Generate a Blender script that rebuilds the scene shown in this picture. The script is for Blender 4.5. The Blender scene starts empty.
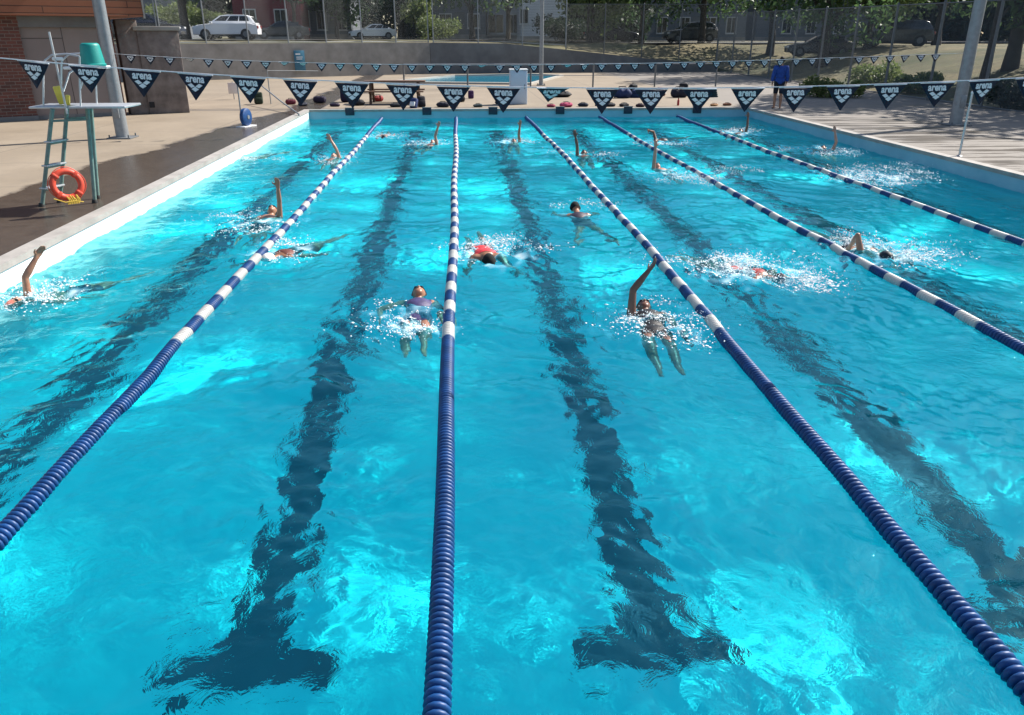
import bpy, bmesh, math, random
import numpy as np
from mathutils import Vector, Matrix

S = bpy.context.scene
C = S.collection
R = math.radians
random.seed(7)
rng = np.random.default_rng(11)

# ------------------------------------------------------------------ camera, sky, sun, exposure
F, PITCH, YAW, H = 788.0, R(22.2), R(3.77), 2.43
cam = bpy.data.objects.new('camera', bpy.data.cameras.new('camera'))
C.objects.link(cam)
cam.location = (0, 0, H)
cam.rotation_euler = (math.pi / 2 - PITCH, 0, -YAW)
cam.data.sensor_width = 36
cam.data.lens = F / 1024 * 36
cam.data.clip_start = 0.05
cam.data.clip_end = 3000
S.camera = cam

SUN_AZ, SUN_EL = R(60), R(43)
W = bpy.data.worlds.new('World')
S.world = W
W.use_nodes = True
wn = W.node_tree
sky = wn.nodes.new('ShaderNodeTexSky')
sky.sky_type = 'NISHITA'
sky.sun_disc = False
sky.sun_elevation = SUN_EL
sky.sun_rotation = SUN_AZ
wn.links.new(sky.outputs[0], wn.nodes['Background'].inputs[0])
wn.nodes['Background'].inputs[1].default_value = 0.085
sl = bpy.data.lights.new('sun', 'SUN')
sl.energy = 4.9
sl.angle = R(0.6)
sl.color = (1, .95, .87)
sun = bpy.data.objects.new('sun', sl)
C.objects.link(sun)
sv = Vector((math.sin(SUN_AZ) * math.cos(SUN_EL), math.cos(SUN_AZ) * math.cos(SUN_EL), math.sin(SUN_EL)))
sun.rotation_euler = sv.to_track_quat('Z', 'Y').to_euler()
sl.cycles.is_caustics_light = True
S.view_settings.view_transform = 'Standard'
S.view_settings.look = 'None'
S.view_settings.gamma = 1
S.view_settings.exposure = 0.95
S.cycles.max_bounces = 10
S.cycles.transmission_bounces = 8
S.cycles.transparent_max_bounces = 8
S.cycles.sample_clamp_indirect = 6
S.cycles.use_denoising = True

# ------------------------------------------------------------------ measuring helpers
cp, sp, cy, sy = math.cos(PITCH), math.sin(PITCH), math.cos(YAW), math.sin(YAW)
FW = Vector((sy * cp, cy * cp, -sp))
RT = Vector((cy, -sy, 0))
UP = Vector((sy * sp, cy * sp, cp))
DK = 0.27                                                  # deck level above the water


def ray(px, py):
    return FW + RT * ((px - 512) / F) + UP * (-(py - 357.5) / F)


def P(px, py, z=DK):
    d = ray(px, py)
    return Vector((0, 0, H)) + d * ((z - H) / d.z)


def PY(px, py, y):
    d = ray(px, py)
    return Vector((0, 0, H)) + d * (y / d.y)


# ------------------------------------------------------------------ materials
def new_mat(name):
    m = bpy.data.materials.new(name)
    m.use_nodes = True
    return m, m.node_tree, m.node_tree.nodes['Principled BSDF']


def N(nt, kind, **kw):
    n = nt.nodes.new(kind)
    for k, v in kw.items():
        if k in n.inputs:
            n.inputs[k].default_value = v
        else:
            setattr(n, k, v)
    return n


def mixcol(nt, fac, a, b):
    n = nt.nodes.new('ShaderNodeMix')
    n.data_type = 'RGBA'
    for sock, v in ((n.inputs['Factor'], fac), (n.inputs[6], a), (n.inputs[7], b)):
        if isinstance(v, bpy.types.NodeSocket):
            nt.links.new(v, sock)
        elif isinstance(v, (tuple, list)):
            sock.default_value = (*v[:3], 1)
        else:
            sock.default_value = v
    return n.outputs[2]


def math_n(nt, op, a, b=None, clamp=False):
    n = nt.nodes.new('ShaderNodeMath')
    n.operation = op
    n.use_clamp = clamp
    for sock, v in zip(n.inputs, (a, b)):
        if v is None:
            continue
        if isinstance(v, bpy.types.NodeSocket):
            nt.links.new(v, sock)
        else:
            sock.default_value = v
    return n.outputs[0]


def ramp(nt, sock, lo, hi):
    n = nt.nodes.new('ShaderNodeMapRange')
    n.inputs['From Min'].default_value = lo
    n.inputs['From Max'].default_value = hi
    nt.links.new(sock, n.inputs['Value'])
    return n.outputs['Result']


def noise(nt, vec, scale, detail=4, rough=.6):
    n = N(nt, 'ShaderNodeTexNoise', Scale=scale, Detail=detail, Roughness=rough)
    if vec is not None:
        nt.links.new(vec, n.inputs['Vector'])
    return n.outputs['Fac']


def mat(name, col, rough=.6, var=.25, scale=6, bump=0, metal=0, col2=None, spec=.5, bscale=None):
    """plain coloured material with uneven tone and some bump"""
    m, nt, b = new_mat(name)
    tc = N(nt, 'ShaderNodeTexCoord')
    f = noise(nt, tc.outputs['Object'], scale)
    f = ramp(nt, f, .32, .68)
    c2 = col2 or tuple(c * (1 - var) for c in col)
    nt.links.new(mixcol(nt, f, c2, col), b.inputs['Base Color'])
    b.inputs['Roughness'].default_value = rough
    b.inputs['Metallic'].default_value = metal
    b.inputs['Specular IOR Level'].default_value = spec
    if bump:
        bn = N(nt, 'ShaderNodeBump', Strength=bump, Distance=.02)
        nt.links.new(noise(nt, tc.outputs['Object'], bscale or scale * 6, 5), bn.inputs['Height'])
        nt.links.new(bn.outputs[0], b.inputs['Normal'])
    return m


M = {}
M['steel'] = mat('galvanised_steel', (.27, .29, .31), .45, .2, 9, .05, .35)
M['steel_dark'] = mat('weathered_steel', (.16, .17, .18), .55, .25, 9, .05, .3)
M['green_paint'] = mat('green_grey_paint', (.18, .28, .25), .45, .3, 14, .08)
M['alu'] = mat('aluminium', (.50, .52, .54), .4, .12, 12, .03, .55)
M['teal'] = mat('teal_plastic', (.0, .25, .22), .5, .12, 7, .03)
M['yellow'] = mat('yellow_plastic', (.75, .62, .08), .4, .15, 12)
M['white_pl'] = mat('white_plastic', (.75, .76, .77), .4, .1, 8, .03)
M['orange'] = mat('orange_ring', (.66, .065, .028), .5, .18, 12, .05)
M['rope_y'] = mat('yellow_rope', (.70, .45, .05), .7, .3, 40, .2)
M['navy_float'] = mat('navy_float', (.003, .058, .21), .48, .4, 10, .02)
M['white_float'] = mat('white_float', (.56, .55, .52), .35, .16, 14, .02)
M['cable'] = mat('cable', (.25, .25, .25), .5, .2, 20)
M['pennant'] = mat('pennant_navy', (.006, .009, .03), .75, .3, 25, .15)
M['print'] = mat('pennant_print', (.72, .73, .75), .7, .08, 30)
M['tape'] = mat('pennant_tape', (.66, .67, .70), .7, .15, 30)
M['black'] = mat('black_cloth', (.012, .012, .015), .8, .3, 20, .2)
M['rubber'] = mat('rubber', (.02, .02, .02), .75, .3, 12)
M['wood'] = mat('bench_wood', (.11, .055, .03), .7, .4, 10, .2)
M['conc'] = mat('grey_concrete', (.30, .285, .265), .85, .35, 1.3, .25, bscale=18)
M['conc_dk_shade'] = mat('dark_shaded_concrete', (.17, .175, .18), .85, .35, 1.1, .25, bscale=18)  # shade on the backlit retaining wall is put into this darker colour
M['stone'] = mat('rough_stone', (.22, .18, .165), .9, .5, 3, .9, bscale=7)
M['bluebox'] = mat('pale_blue_box', (.50, .58, .68), .5, .08, 4)
M['signblue'] = mat('sign_blue', (.03, .15, .24), .5, .2, 8)
M['plate'] = mat('lane_plate', (.012, .018, .04), .5, .2, 8)


def foliage(name, a, b):
    m, nt, bs = new_mat(name)
    tc = N(nt, 'ShaderNodeTexCoord')
    f = ramp(nt, noise(nt, tc.outputs['Object'], 1.1, 3), .35, .65)
    nt.links.new(mixcol(nt, f, a, b), bs.inputs['Base Color'])
    bs.inputs['Roughness'].default_value = .55
    tr = N(nt, 'ShaderNodeBsdfTranslucent')
    nt.links.new(mixcol(nt, f, tuple(x * 1.1 for x in a), tuple(x * 1.2 for x in b)), tr.inputs['Color'])
    mx = N(nt, 'ShaderNodeMixShader', Fac=.45)
    nt.links.new(bs.outputs[0], mx.inputs[1])
    nt.links.new(tr.outputs[0], mx.inputs[2])
    nt.links.new(mx.outputs[0], nt.nodes['Material Output'].inputs[0])
    return m


M['leaf'] = foliage('broad_leaf', (.026, .062, .026), (.09, .15, .05))
M['leaf_pale'] = foliage('pale_leaf', (.07, .11, .035), (.18, .22, .075))
M['needle'] = foliage('dark_needle', (.010, .024, .016), (.025, .045, .025))
M['bark'] = mat('bark', (.055, .045, .035), .9, .5, 5, .6)


def deck_material():
    m, nt, b = new_mat('pool_deck_concrete')
    g = N(nt, 'ShaderNodeNewGeometry')
    sx = N(nt, 'ShaderNodeSeparateXYZ')
    nt.links.new(g.outputs['Position'], sx.inputs[0])
    n1 = noise(nt, g.outputs['Position'], .55, 6, .6)
    n2 = noise(nt, g.outputs['Position'], 5, 6, .7)
    n3 = noise(nt, g.outputs['Position'], 60, 3, .6)
    dry = mixcol(nt, ramp(nt, n1, .3, .7), (.205, .163, .116), (.272, .220, .162))
    dry = mixcol(nt, math_n(nt, 'MULTIPLY', ramp(nt, n2, .45, .75), .4), dry, (.17, .14, .115))
    # right of the pool the concrete is greyer
    dry = mixcol(nt, math_n(nt, 'MULTIPLY', ramp(nt, sx.outputs['X'], 8.8, 9.6), .75), dry, mixcol(nt, n1, (.145, .133, .125), (.23, .213, .20)))
    # pour joints between the slabs
    br = N(nt, 'ShaderNodeTexBrick', offset=0.0)
    br.inputs['Scale'].default_value = 1
    br.inputs['Mortar Size'].default_value = .012
    br.inputs['Brick Width'].default_value = 3.05
    br.inputs['Row Height'].default_value = 2.55
    br.inputs['Color1'].default_value = (0, 0, 0, 1)
    br.inputs['Color2'].default_value = (0, 0, 0, 1)
    br.inputs['Mortar'].default_value = (1, 1, 1, 1)
    nt.links.new(g.outputs['Position'], br.inputs['Vector'])
    dry = mixcol(nt, math_n(nt, 'MULTIPLY', br.outputs['Color'], .75), dry, (.08, .07, .06))
    # wet band along the left side of the pool, narrowing towards the far corner
    k = math_n(nt, 'MULTIPLY', ramp(nt, sx.outputs['Y'], 14.5, 25.5), 1.2)
    e = math_n(nt, 'SUBTRACT', sx.outputs['X'], k)
    e = math_n(nt, 'ADD', e, math_n(nt, 'MULTIPLY', math_n(nt, 'SUBTRACT', n1, .5), 1.3))
    e = math_n(nt, 'ADD', e, math_n(nt, 'MULTIPLY', math_n(nt, 'SUBTRACT', n2, .5), .35))
    wl = ramp(nt, e, -6.75, -6.6)
    left = ramp(nt, sx.outputs['X'], -4.3, -4.4)
    wet_shade = math_n(nt, 'MULTIPLY', wl, left)
    # branch shadow streaks painted on the right side, splash marks at the far end
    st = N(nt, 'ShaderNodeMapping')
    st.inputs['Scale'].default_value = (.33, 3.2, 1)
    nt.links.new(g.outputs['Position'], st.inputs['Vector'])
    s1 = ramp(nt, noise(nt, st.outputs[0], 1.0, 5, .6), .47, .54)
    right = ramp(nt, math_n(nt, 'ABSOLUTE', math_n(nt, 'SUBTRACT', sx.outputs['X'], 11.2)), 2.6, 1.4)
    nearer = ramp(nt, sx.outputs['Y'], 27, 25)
    shade_streaks = math_n(nt, 'MULTIPLY', math_n(nt, 'MULTIPLY', s1, right), math_n(nt, 'MULTIPLY', nearer, .75))
    far = ramp(nt, math_n(nt, 'ADD', sx.outputs['Y'], math_n(nt, 'MULTIPLY', n1, 1.6)), 28.0, 27.4)
    far = math_n(nt, 'MULTIPLY', far, ramp(nt, sx.outputs['Y'], 26.1, 26.2))
    wet3 = math_n(nt, 'MULTIPLY', far, .45)
    wet_shade = math_n(nt, 'MAXIMUM', wet_shade, math_n(nt, 'MAXIMUM', shade_streaks, wet3))  # real wet areas and the painted shadow streaks share one mask
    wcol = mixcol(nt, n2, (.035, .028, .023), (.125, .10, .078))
    nt.links.new(mixcol(nt, wet_shade, dry, wcol), b.inputs['Base Color'])
    rr = N(nt, 'ShaderNodeMapRange')
    rr.inputs['To Min'].default_value = .85
    rr.inputs['To Max'].default_value = .15
    nt.links.new(wet_shade, rr.inputs['Value'])
    nt.links.new(math_n(nt, 'ADD', rr.outputs[0], math_n(nt, 'MULTIPLY', math_n(nt, 'SUBTRACT', n1, .5), .35), True), b.inputs['Roughness'])
    bn = N(nt, 'ShaderNodeBump', Strength=.35, Distance=.01)
    nt.links.new(math_n(nt, 'ADD', n3, n2), bn.inputs['Height'])
    nt.links.new(bn.outputs[0], b.inputs['Normal'])
    return m


def brick_material():
    m, nt, b = new_mat('red_brick')
    tc = N(nt, 'ShaderNodeTexCoord')
    s = N(nt, 'ShaderNodeSeparateXYZ')
    nt.links.new(tc.outputs['Object'], s.inputs[0])
    c = N(nt, 'ShaderNodeCombineXYZ')
    nt.links.new(math_n(nt, 'ADD', s.outputs['X'], s.outputs['Y']), c.inputs[0])
    nt.links.new(s.outputs['Z'], c.inputs[1])
    br = N(nt, 'ShaderNodeTexBrick')
    br.inputs['Scale'].default_value = 1
    br.inputs['Brick Width'].default_value = .24
    br.inputs['Row Height'].default_value = .085
    br.inputs['Mortar Size'].default_value = .007
    br.inputs['Color1'].default_value = (.17, .055, .04, 1)
    br.inputs['Color2'].default_value = (.085, .035, .03, 1)
    br.inputs['Mortar'].default_value = (.20, .17, .15, 1)
    nt.links.new(c.outputs[0], br.inputs['Vector'])
    nt.links.new(mixcol(nt, math_n(nt, 'MULTIPLY', noise(nt, tc.outputs['Object'], 2, 5), .5), br.outputs['Color'], (.05, .035, .03)), b.inputs['Base Color'])
    b.inputs['Roughness'].default_value = .88
    bn = N(nt, 'ShaderNodeBump', Strength=.6, Distance=.01)
    nt.links.new(br.outputs['Fac'], bn.inputs['Height'])
    bn.invert = True
    nt.links.new(bn.outputs[0], b.inputs['Normal'])
    return m


def board_material(name, c1, c2, row, vertical=False, gap=.012):
    m, nt, b = new_mat(name)
    tc = N(nt, 'ShaderNodeTexCoord')
    s = N(nt, 'ShaderNodeSeparateXYZ')
    nt.links.new(tc.outputs['Object'], s.inputs[0])
    c = N(nt, 'ShaderNodeCombineXYZ')
    xy = math_n(nt, 'ADD', s.outputs['X'], s.outputs['Y'])
    nt.links.new(s.outputs['Z'] if vertical else xy, c.inputs[0])
    nt.links.new(xy if vertical else s.outputs['Z'], c.inputs[1])
    br = N(nt, 'ShaderNodeTexBrick')
    br.inputs['Scale'].default_value = 1
    br.inputs['Brick Width'].default_value = 4.2
    br.inputs['Row Height'].default_value = row
    br.inputs['Mortar Size'].default_value = gap
    br.inputs['Color1'].default_value = (*c1, 1)
    br.inputs['Color2'].default_value = (*c2, 1)
    br.inputs['Mortar'].default_value = (c2[0] * .25, c2[1] * .25, c2[2] * .25, 1)
    nt.links.new(c.outputs[0], br.inputs['Vector'])
    nt.links.new(mixcol(nt, math_n(nt, 'MULTIPLY', noise(nt, tc.outputs['Object'], 3, 5), .45), br.outputs['Color'], tuple(x * .6 for x in c2)), b.inputs['Base Color'])
    b.inputs['Roughness'].default_value = .75
    bn = N(nt, 'ShaderNodeBump', Strength=.5, Distance=.01)
    bn.invert = True
    nt.links.new(br.outputs['Fac'], bn.inputs['Height'])
    nt.links.new(bn.outputs[0], b.inputs['Normal'])
    return m


def ground_material():
    m, nt, b = new_mat('dry_grass')
    g = N(nt, 'ShaderNodeNewGeometry')
    n1 = noise(nt, g.outputs['Position'], .22, 5, .6)
    n2 = noise(nt, g.outputs['Position'], 2.2, 6, .7)
    c = mixcol(nt, ramp(nt, n1, .38, .62), (.05, .068, .025), (.19, .155, .078))
    c = mixcol(nt, math_n(nt, 'MULTIPLY', ramp(nt, n2, .42, .62), .75), c, (.075, .065, .034))
    nt.links.new(c, b.inputs['Base Color'])
    b.inputs['Roughness'].default_value = .95
    bn = N(nt, 'ShaderNodeBump', Strength=.8, Distance=.08)
    nt.links.new(noise(nt, g.outputs['Position'], 9, 6, .75), bn.inputs['Height'])
    nt.links.new(bn.outputs[0], b.inputs['Normal'])
    return m


def pool_paint(name, c1, c2, scale=.6):
    m, nt, b = new_mat(name)
    g = N(nt, 'ShaderNodeNewGeometry')
    f = ramp(nt, noise(nt, g.outputs['Position'], scale, 6, .62), .3, .7)
    nt.links.new(mixcol(nt, f, c1, c2), b.inputs['Base Color'])
    b.inputs['Roughness'].default_value = .6
    return m


M['deck'] = deck_material()
M['brick'] = brick_material()
M['siding'] = board_material('red_brown_siding', (.30, .105, .05), (.20, .07, .035), .17)
M['panel'] = board_material('grey_door_boards', (.25, .205, .19), (.22, .18, .17), 1.15, True, .012)
M['maroon'] = board_material('maroon_siding', (.21, .032, .042), (.17, .026, .034), .14)
M['house_bright'] = board_material('bright_white_siding', (.78, .80, .83), (.72, .74, .78), .14)
M['house_grey'] = board_material('grey_siding', (.17, .19, .22), (.15, .17, .20), .14)
M['house_white'] = board_material('white_siding', (.55, .57, .60), (.50, .52, .56), .14)
M['shingle'] = mat('shingle', (.07, .065, .065), .9, .4, 6, .5)
M['glass_dark'] = mat('dark_window_glass', (.015, .02, .025), .08, .1, 2)
M['frame_white'] = mat('white_frame', (.6, .6, .6), .5, .1, 5)
M['ground'] = ground_material()
M['asphalt'] = mat('asphalt', (.06, .06, .062), .9, .3, 1.2, .4, bscale=30)
M['walk'] = mat('pale_pavement', (.42, .40, .36), .9, .2, 1.0, .2, bscale=12)
M['pool_floor'] = pool_paint('cyan_pool_paint', (.015, .83, .93), (.02, .90, .96))
M['pool_wall'] = pool_paint('white_pool_wall', (.74, .80, .80), (.84, .87, .86), 2)
M['pool_wall_blue_shade'] = pool_paint('blue_shade_pool_wall', (.20, .40, .50), (.28, .47, .56), 2)
M['lane_line'] = pool_paint('lane_line_paint', (.0015, .028, .068), (.003, .046, .105), 3)
M['coping'] = mat('coping', (.36, .335, .31), .8, .3, 3, .25, bscale=40)

m, nt, b = new_mat('pool_water')                          # slightly cloudy, churned water; whiter where it is full of air
nt.nodes.remove(b)
gl = N(nt, 'ShaderNodeBsdfGlass', IOR=1.333, Roughness=0.0)
gl.inputs['Color'].default_value = (.50, .985, 1, 1)
df = N(nt, 'ShaderNodeBsdfDiffuse')
at_ = N(nt, 'ShaderNodeAttribute', attribute_name='foam')
nt.links.new(mixcol(nt, at_.outputs['Fac'], (.0, .50, .76), (.70, .90, .94)), df.inputs['Color'])
mx = N(nt, 'ShaderNodeMixShader')
nt.links.new(math_n(nt, 'ADD', .03, math_n(nt, 'MULTIPLY', at_.outputs['Fac'], .62), True), mx.inputs[0])
gp = N(nt, 'ShaderNodeNewGeometry')
big = noise(nt, gp.outputs['Position'], .8, 3, .5)
nz = N(nt, 'ShaderNodeTexNoise', Scale=8, Detail=4, Roughness=.6, Distortion=1.1)
nt.links.new(gp.outputs['Position'], nz.inputs['Vector'])
bn = N(nt, 'ShaderNodeBump', Distance=.02)
nt.links.new(math_n(nt, 'ADD', .20, math_n(nt, 'MULTIPLY', ramp(nt, big, .38, .62), .58)), bn.inputs['Strength'])
nt.links.new(nz.outputs['Fac'], bn.inputs['Height'])
nt.links.new(bn.outputs[0], gl.inputs['Normal'])
nt.links.new(gl.outputs[0], mx.inputs[1])
nt.links.new(df.outputs[0], mx.inputs[2])
nt.links.new(mx.outputs[0], nt.nodes['Material Output'].inputs[0])
M['water'] = m

m, nt, b = new_mat('far_pool_water')
b.inputs['Base Color'].default_value = (.01, .22, .34, 1)
b.inputs['Roughness'].default_value = .06
tc = N(nt, 'ShaderNodeNewGeometry')
bn = N(nt, 'ShaderNodeBump', Strength=.3, Distance=.05)
nt.links.new(noise(nt, tc.outputs['Position'], 3, 4), bn.inputs['Height'])
nt.links.new(bn.outputs[0], b.inputs['Normal'])
M['water_far'] = m

m, nt, b = new_mat('foam')
b.inputs['Base Color'].default_value = (.88, .93, .95, 1)
b.inputs['Roughness'].default_value = .25
b.inputs['Subsurface Weight'].default_value = .3
b.inputs['Subsurface Radius'].default_value = (.02, .03, .03)
M['foam'] = m


def skin(name, col):
    m, nt, b = new_mat(name)
    tc = N(nt, 'ShaderNodeTexCoord')
    f = ramp(nt, noise(nt, tc.outputs['Object'], 9, 4), .3, .7)
    nt.links.new(mixcol(nt, f, tuple(c * f2 for c, f2 in zip(col, (.88, .78, .74))), col), b.inputs['Base Color'])
    b.inputs['Roughness'].default_value = .36
    b.inputs['Subsurface Weight'].default_value = .12
    b.inputs['Subsurface Radius'].default_value = (.02, .008, .004)
    return m


M['skin'] = skin('skin_fair', (.50, .27, .19))
M['skin_tan'] = skin('skin_tan', (.36, .18, .11))
M['skin_dark'] = skin('skin_brown', (.17, .085, .055))

# ------------------------------------------------------------------ mesh helpers


class MB:
    """collects simple shapes; build() links them as one mesh object"""

    def __init__(s):
        s.v, s.f, s.sm = [], [], []

    def add(s, vs, fs, smooth=False):
        o = len(s.v)
        s.v += [tuple(v) for v in vs]
        s.f += [tuple(i + o for i in f) for f in fs]
        s.sm += [smooth] * len(fs)
        return s

    def box(s, lo, hi, mtx=None):
        x0, y0, z0 = lo
        x1, y1, z1 = hi
        vs = [(x0, y0, z0), (x1, y0, z0), (x1, y1, z0), (x0, y1, z0), (x0, y0, z1), (x1, y0, z1), (x1, y1, z1), (x0, y1, z1)]
        if mtx:
            vs = [mtx @ Vector(v) for v in vs]
        return s.add(vs, [(3, 2, 1, 0), (4, 5, 6, 7), (0, 1, 5, 4), (1, 2, 6, 5), (2, 3, 7, 6), (3, 0, 4, 7)])

    def rbox(s, lo, hi, r=.02, mtx=None, seg=2):
        bm = bmesh.new()
        bmesh.ops.create_cube(bm, size=1)
        for v in bm.verts:
            v.co = Vector([lo[i] + (v.co[i] + .5) * (hi[i] - lo[i]) for i in range(3)])
        bmesh.ops.bevel(bm, geom=bm.edges[:], offset=r, segments=seg, affect='EDGES', profile=.5)
        bm.verts.index_update()
        vs = [(mtx @ v.co) if mtx else v.co.copy() for v in bm.verts]
        s.add(vs, [[v.index for v in f.verts] for f in bm.faces], True)
        bm.free()
        return s

    def tube(s, pts, r, seg=8, r1=None, cap=True):
        pts = [Vector(p) for p in pts]
        n = len(pts)
        rs = r if isinstance(r, (list, tuple)) else [r + ((r1 if r1 is not None else r) - r) * i / max(1, n - 1) for i in range(n)]
        rings, up = [], None
        for i, p in enumerate(pts):
            t = (pts[min(i + 1, n - 1)] - pts[max(i - 1, 0)]).normalized()
            if up is None:
                up = Vector((0, 0, 1)) if abs(t.z) < .9 else Vector((1, 0, 0))
            a = t.cross(up).normalized()
            up = a.cross(t).normalized()
            rings.append([p + (a * math.cos(2 * math.pi * k / seg) + up * math.sin(2 * math.pi * k / seg)) * rs[i] for k in range(seg)])
        vs = [v for rg in rings for v in rg]
        fs = [(i * seg + k, i * seg + (k + 1) % seg, (i + 1) * seg + (k + 1) % seg, (i + 1) * seg + k) for i in range(n - 1) for k in range(seg)]
        if cap:
            fs += [tuple(range(seg))[::-1], tuple((n - 1) * seg + k for k in range(seg))]
        return s.add(vs, fs, True)

    def lathe(s, prof, mtx=None, seg=20):
        """prof: (radius, z) from bottom to top round local Z"""
        vs, fs = [], []
        for r, z in prof:
            for k in range(seg):
                a = 2 * math.pi * k / seg
                v = Vector((r * math.cos(a), r * math.sin(a), z))
                vs.append(mtx @ v if mtx else v)
        for i in range(len(prof) - 1):
            for k in range(seg):
                fs.append((i * seg + k, i * seg + (k + 1) % seg, (i + 1) * seg + (k + 1) % seg, (i + 1) * seg + k))
        fs.append(tuple(range(seg))[::-1])
        fs.append(tuple((len(prof) - 1) * seg + k for k in range(seg)))
        return s.add(vs, fs, True)

    def prism(s, poly, h0, h1, mtx=None):
        """polygon in local XY from z h0 to h1"""
        n = len(poly)
        vs = [Vector((x, y, h0)) for x, y in poly] + [Vector((x, y, h1)) for x, y in poly]
        if mtx:
            vs = [mtx @ v for v in vs]
        fs = [tuple(range(n))[::-1], tuple(range(n, 2 * n))] + [(i, (i + 1) % n, n + (i + 1) % n, n + i) for i in range(n)]
        return s.add(vs, fs)

    def ball(s, c, r, mtx=None, u=14, w=9):
        vs, fs = [], []
        r = Vector(r) if not isinstance(r, (int, float)) else Vector((r, r, r))
        c = Vector(c)
        for i in range(w + 1):
            th = math.pi * i / w
            for k in range(u):
                ph = 2 * math.pi * k / u
                v = c + Vector((r.x * math.sin(th) * math.cos(ph), r.y * math.sin(th) * math.sin(ph), r.z * math.cos(th)))
                vs.append(mtx @ v if mtx else v)
        for i in range(w):
            for k in range(u):
                fs.append((i * u + k, (i + 1) * u + k, (i + 1) * u + (k + 1) % u, i * u + (k + 1) % u))
        return s.add(vs, fs, True)

    def mesh(s, name):
        me = bpy.data.meshes.new(name)
        me.from_pydata(s.v, [], s.f)
        me.polygons.foreach_set('use_smooth', s.sm)
        me.update()
        return me

    def build(s, name, m, parent=None, smooth=None):
        me = s.mesh(name)
        if smooth is not None:
            me.polygons.foreach_set('use_smooth', [smooth] * len(me.polygons))
        if any(s.sm) and smooth is None:
            try:
                me.set_sharp_from_angle(angle=R(40))
            except Exception:
                pass
        return link(name, me, m, parent)


def link(name, me, m=None, parent=None):
    o = bpy.data.objects.new(name, me)
    if m is not None and not me.materials:
        me.materials.append(m)
    C.objects.link(o)
    if parent is not None:
        o.parent = parent
    return o


def tag(o, label=None, cat=None, group=None, kind=None):
    for k, v in (('label', label), ('category', cat), ('group', group), ('kind', kind)):
        if v:
            o[k] = v
    return o


def empty(name, loc, label, cat, group=None, rz=0):
    o = bpy.data.objects.new(name, None)
    o.empty_display_size = .1
    o.location = loc
    o.rotation_euler.z = rz
    C.objects.link(o)
    return tag(o, label, cat, group)


def receives(o):
    o.cycles.is_caustics_receiver = True
    return o


def quick_mesh(name, v, f, smooth=False):
    """numpy verts / quad or tri faces to mesh, fast"""
    me = bpy.data.meshes.new(name)
    k = f.shape[1]
    me.vertices.add(len(v))
    me.vertices.foreach_set('co', np.ascontiguousarray(v, dtype=np.float32).ravel())
    me.loops.add(f.size)
    me.loops.foreach_set('vertex_index', np.ascontiguousarray(f, dtype=np.int32).ravel())
    me.polygons.add(len(f))
    me.polygons.foreach_set('loop_start', np.arange(0, f.size, k, dtype=np.int32))
    me.update(calc_edges=True)
    me.validate()
    if smooth:
        me.polygons.foreach_set('use_smooth', np.ones(len(me.polygons), dtype=bool))
    return me


# ------------------------------------------------------------------ pool and ground
XL, XR, YN, YF, ZB = -4.68, 9.38, 1.2, 26.25, -1.35


def structure(o):
    return tag(o, kind='structure')


def sheet(name, x0, y0, x1, y1, z, m):
    me = bpy.data.meshes.new(name)
    me.from_pydata([(x0, y0, z), (x1, y0, z), (x1, y1, z), (x0, y1, z)], [], [(0, 1, 2, 3)])
    return link(name, me, m)


receives(structure(sheet('pool_floor', XL, YN, XR, YF, ZB, M['pool_floor'])))
mb = MB()
lanes = [-3.52, -1.22, 1.08, 3.38, 5.70, 8.05]
for x in lanes:                                          # one painted marking per lane with a T at both ends
    w = .16
    for (a, bq, c, d) in ((x - w, 3.62, x + w, 24.1), (x - .46, 3.32, x + .46, 3.62), (x - .52, 24.1, x + .52, 24.4)):
        mb.add([(a, bq, ZB + .004), (c, bq, ZB + .004), (c, d, ZB + .004), (a, d, ZB + .004)], [(0, 1, 2, 3)])
receives(structure(mb.build('lane_line_markings', M['lane_line'])))
mb = MB()
mb.box((XL - .25, YN - .3, ZB - .1), (XL, YF + .3, DK - .06))
receives(structure(mb.build('pool_wall', M['pool_wall'])))
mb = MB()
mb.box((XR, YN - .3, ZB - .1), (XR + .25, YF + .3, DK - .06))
receives(structure(mb.build('pool_wall', M['pool_wall_blue_shade'])))  # white wall facing away from the sun, its bluish shade painted in
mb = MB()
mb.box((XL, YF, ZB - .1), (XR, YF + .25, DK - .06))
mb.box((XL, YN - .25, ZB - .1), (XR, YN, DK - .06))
receives(structure(mb.build('pool_wall', M['pool_wall_blue_shade'])))
mb = MB()                                                # coping, butted at the corners
cw = .17
mb.box((XL - cw, YN - cw, DK - .06), (XL + .02, YF + cw, DK + .012))
mb.box((XR - .02, YN - cw, DK - .06), (XR + cw, YF + cw, DK + .012))
mb.box((XL + .02, YF - .02, DK - .06), (XR - .02, YF + cw, DK + .012))
mb.box((XL + .02, YN - cw, DK - .06), (XR - .02, YN + .02, DK + .012))
structure(mb.build('pool_coping', M['coping']))
# retaining wall line: the upper ground starts behind it
WALLX = [-220, -15, -1.6, 7, 17.2, 40, 260]
WALLY = [44.0, 44.0, 52.3, 53.2, 53.6, 56, 58]


def yw(x):
    return np.interp(x, WALLX, WALLY)


def sstep(t):
    t = np.clip(t, 0, 1)
    return t * t * (3 - 2 * t)


def upper(x):
    return np.interp(x, [0, 14], [2.13, 1.86])


def ztop(x):
    return np.interp(x, [-1, 3, 16.5, 18], [2.0, 1.95, .55, .3])


def ground_z(x, dv):
    z = ztop(x) + (upper(x) - ztop(x)) * sstep(dv / 7.0)
    z = np.where(dv <= .1, .2, z)
    bank = .2 + 1.65 * sstep((x - 17.0) / 11.0)
    return np.maximum(z, bank)


def gz(x, y):
    return float(ground_z(np.array(x), np.array(y - yw(x))))


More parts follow.
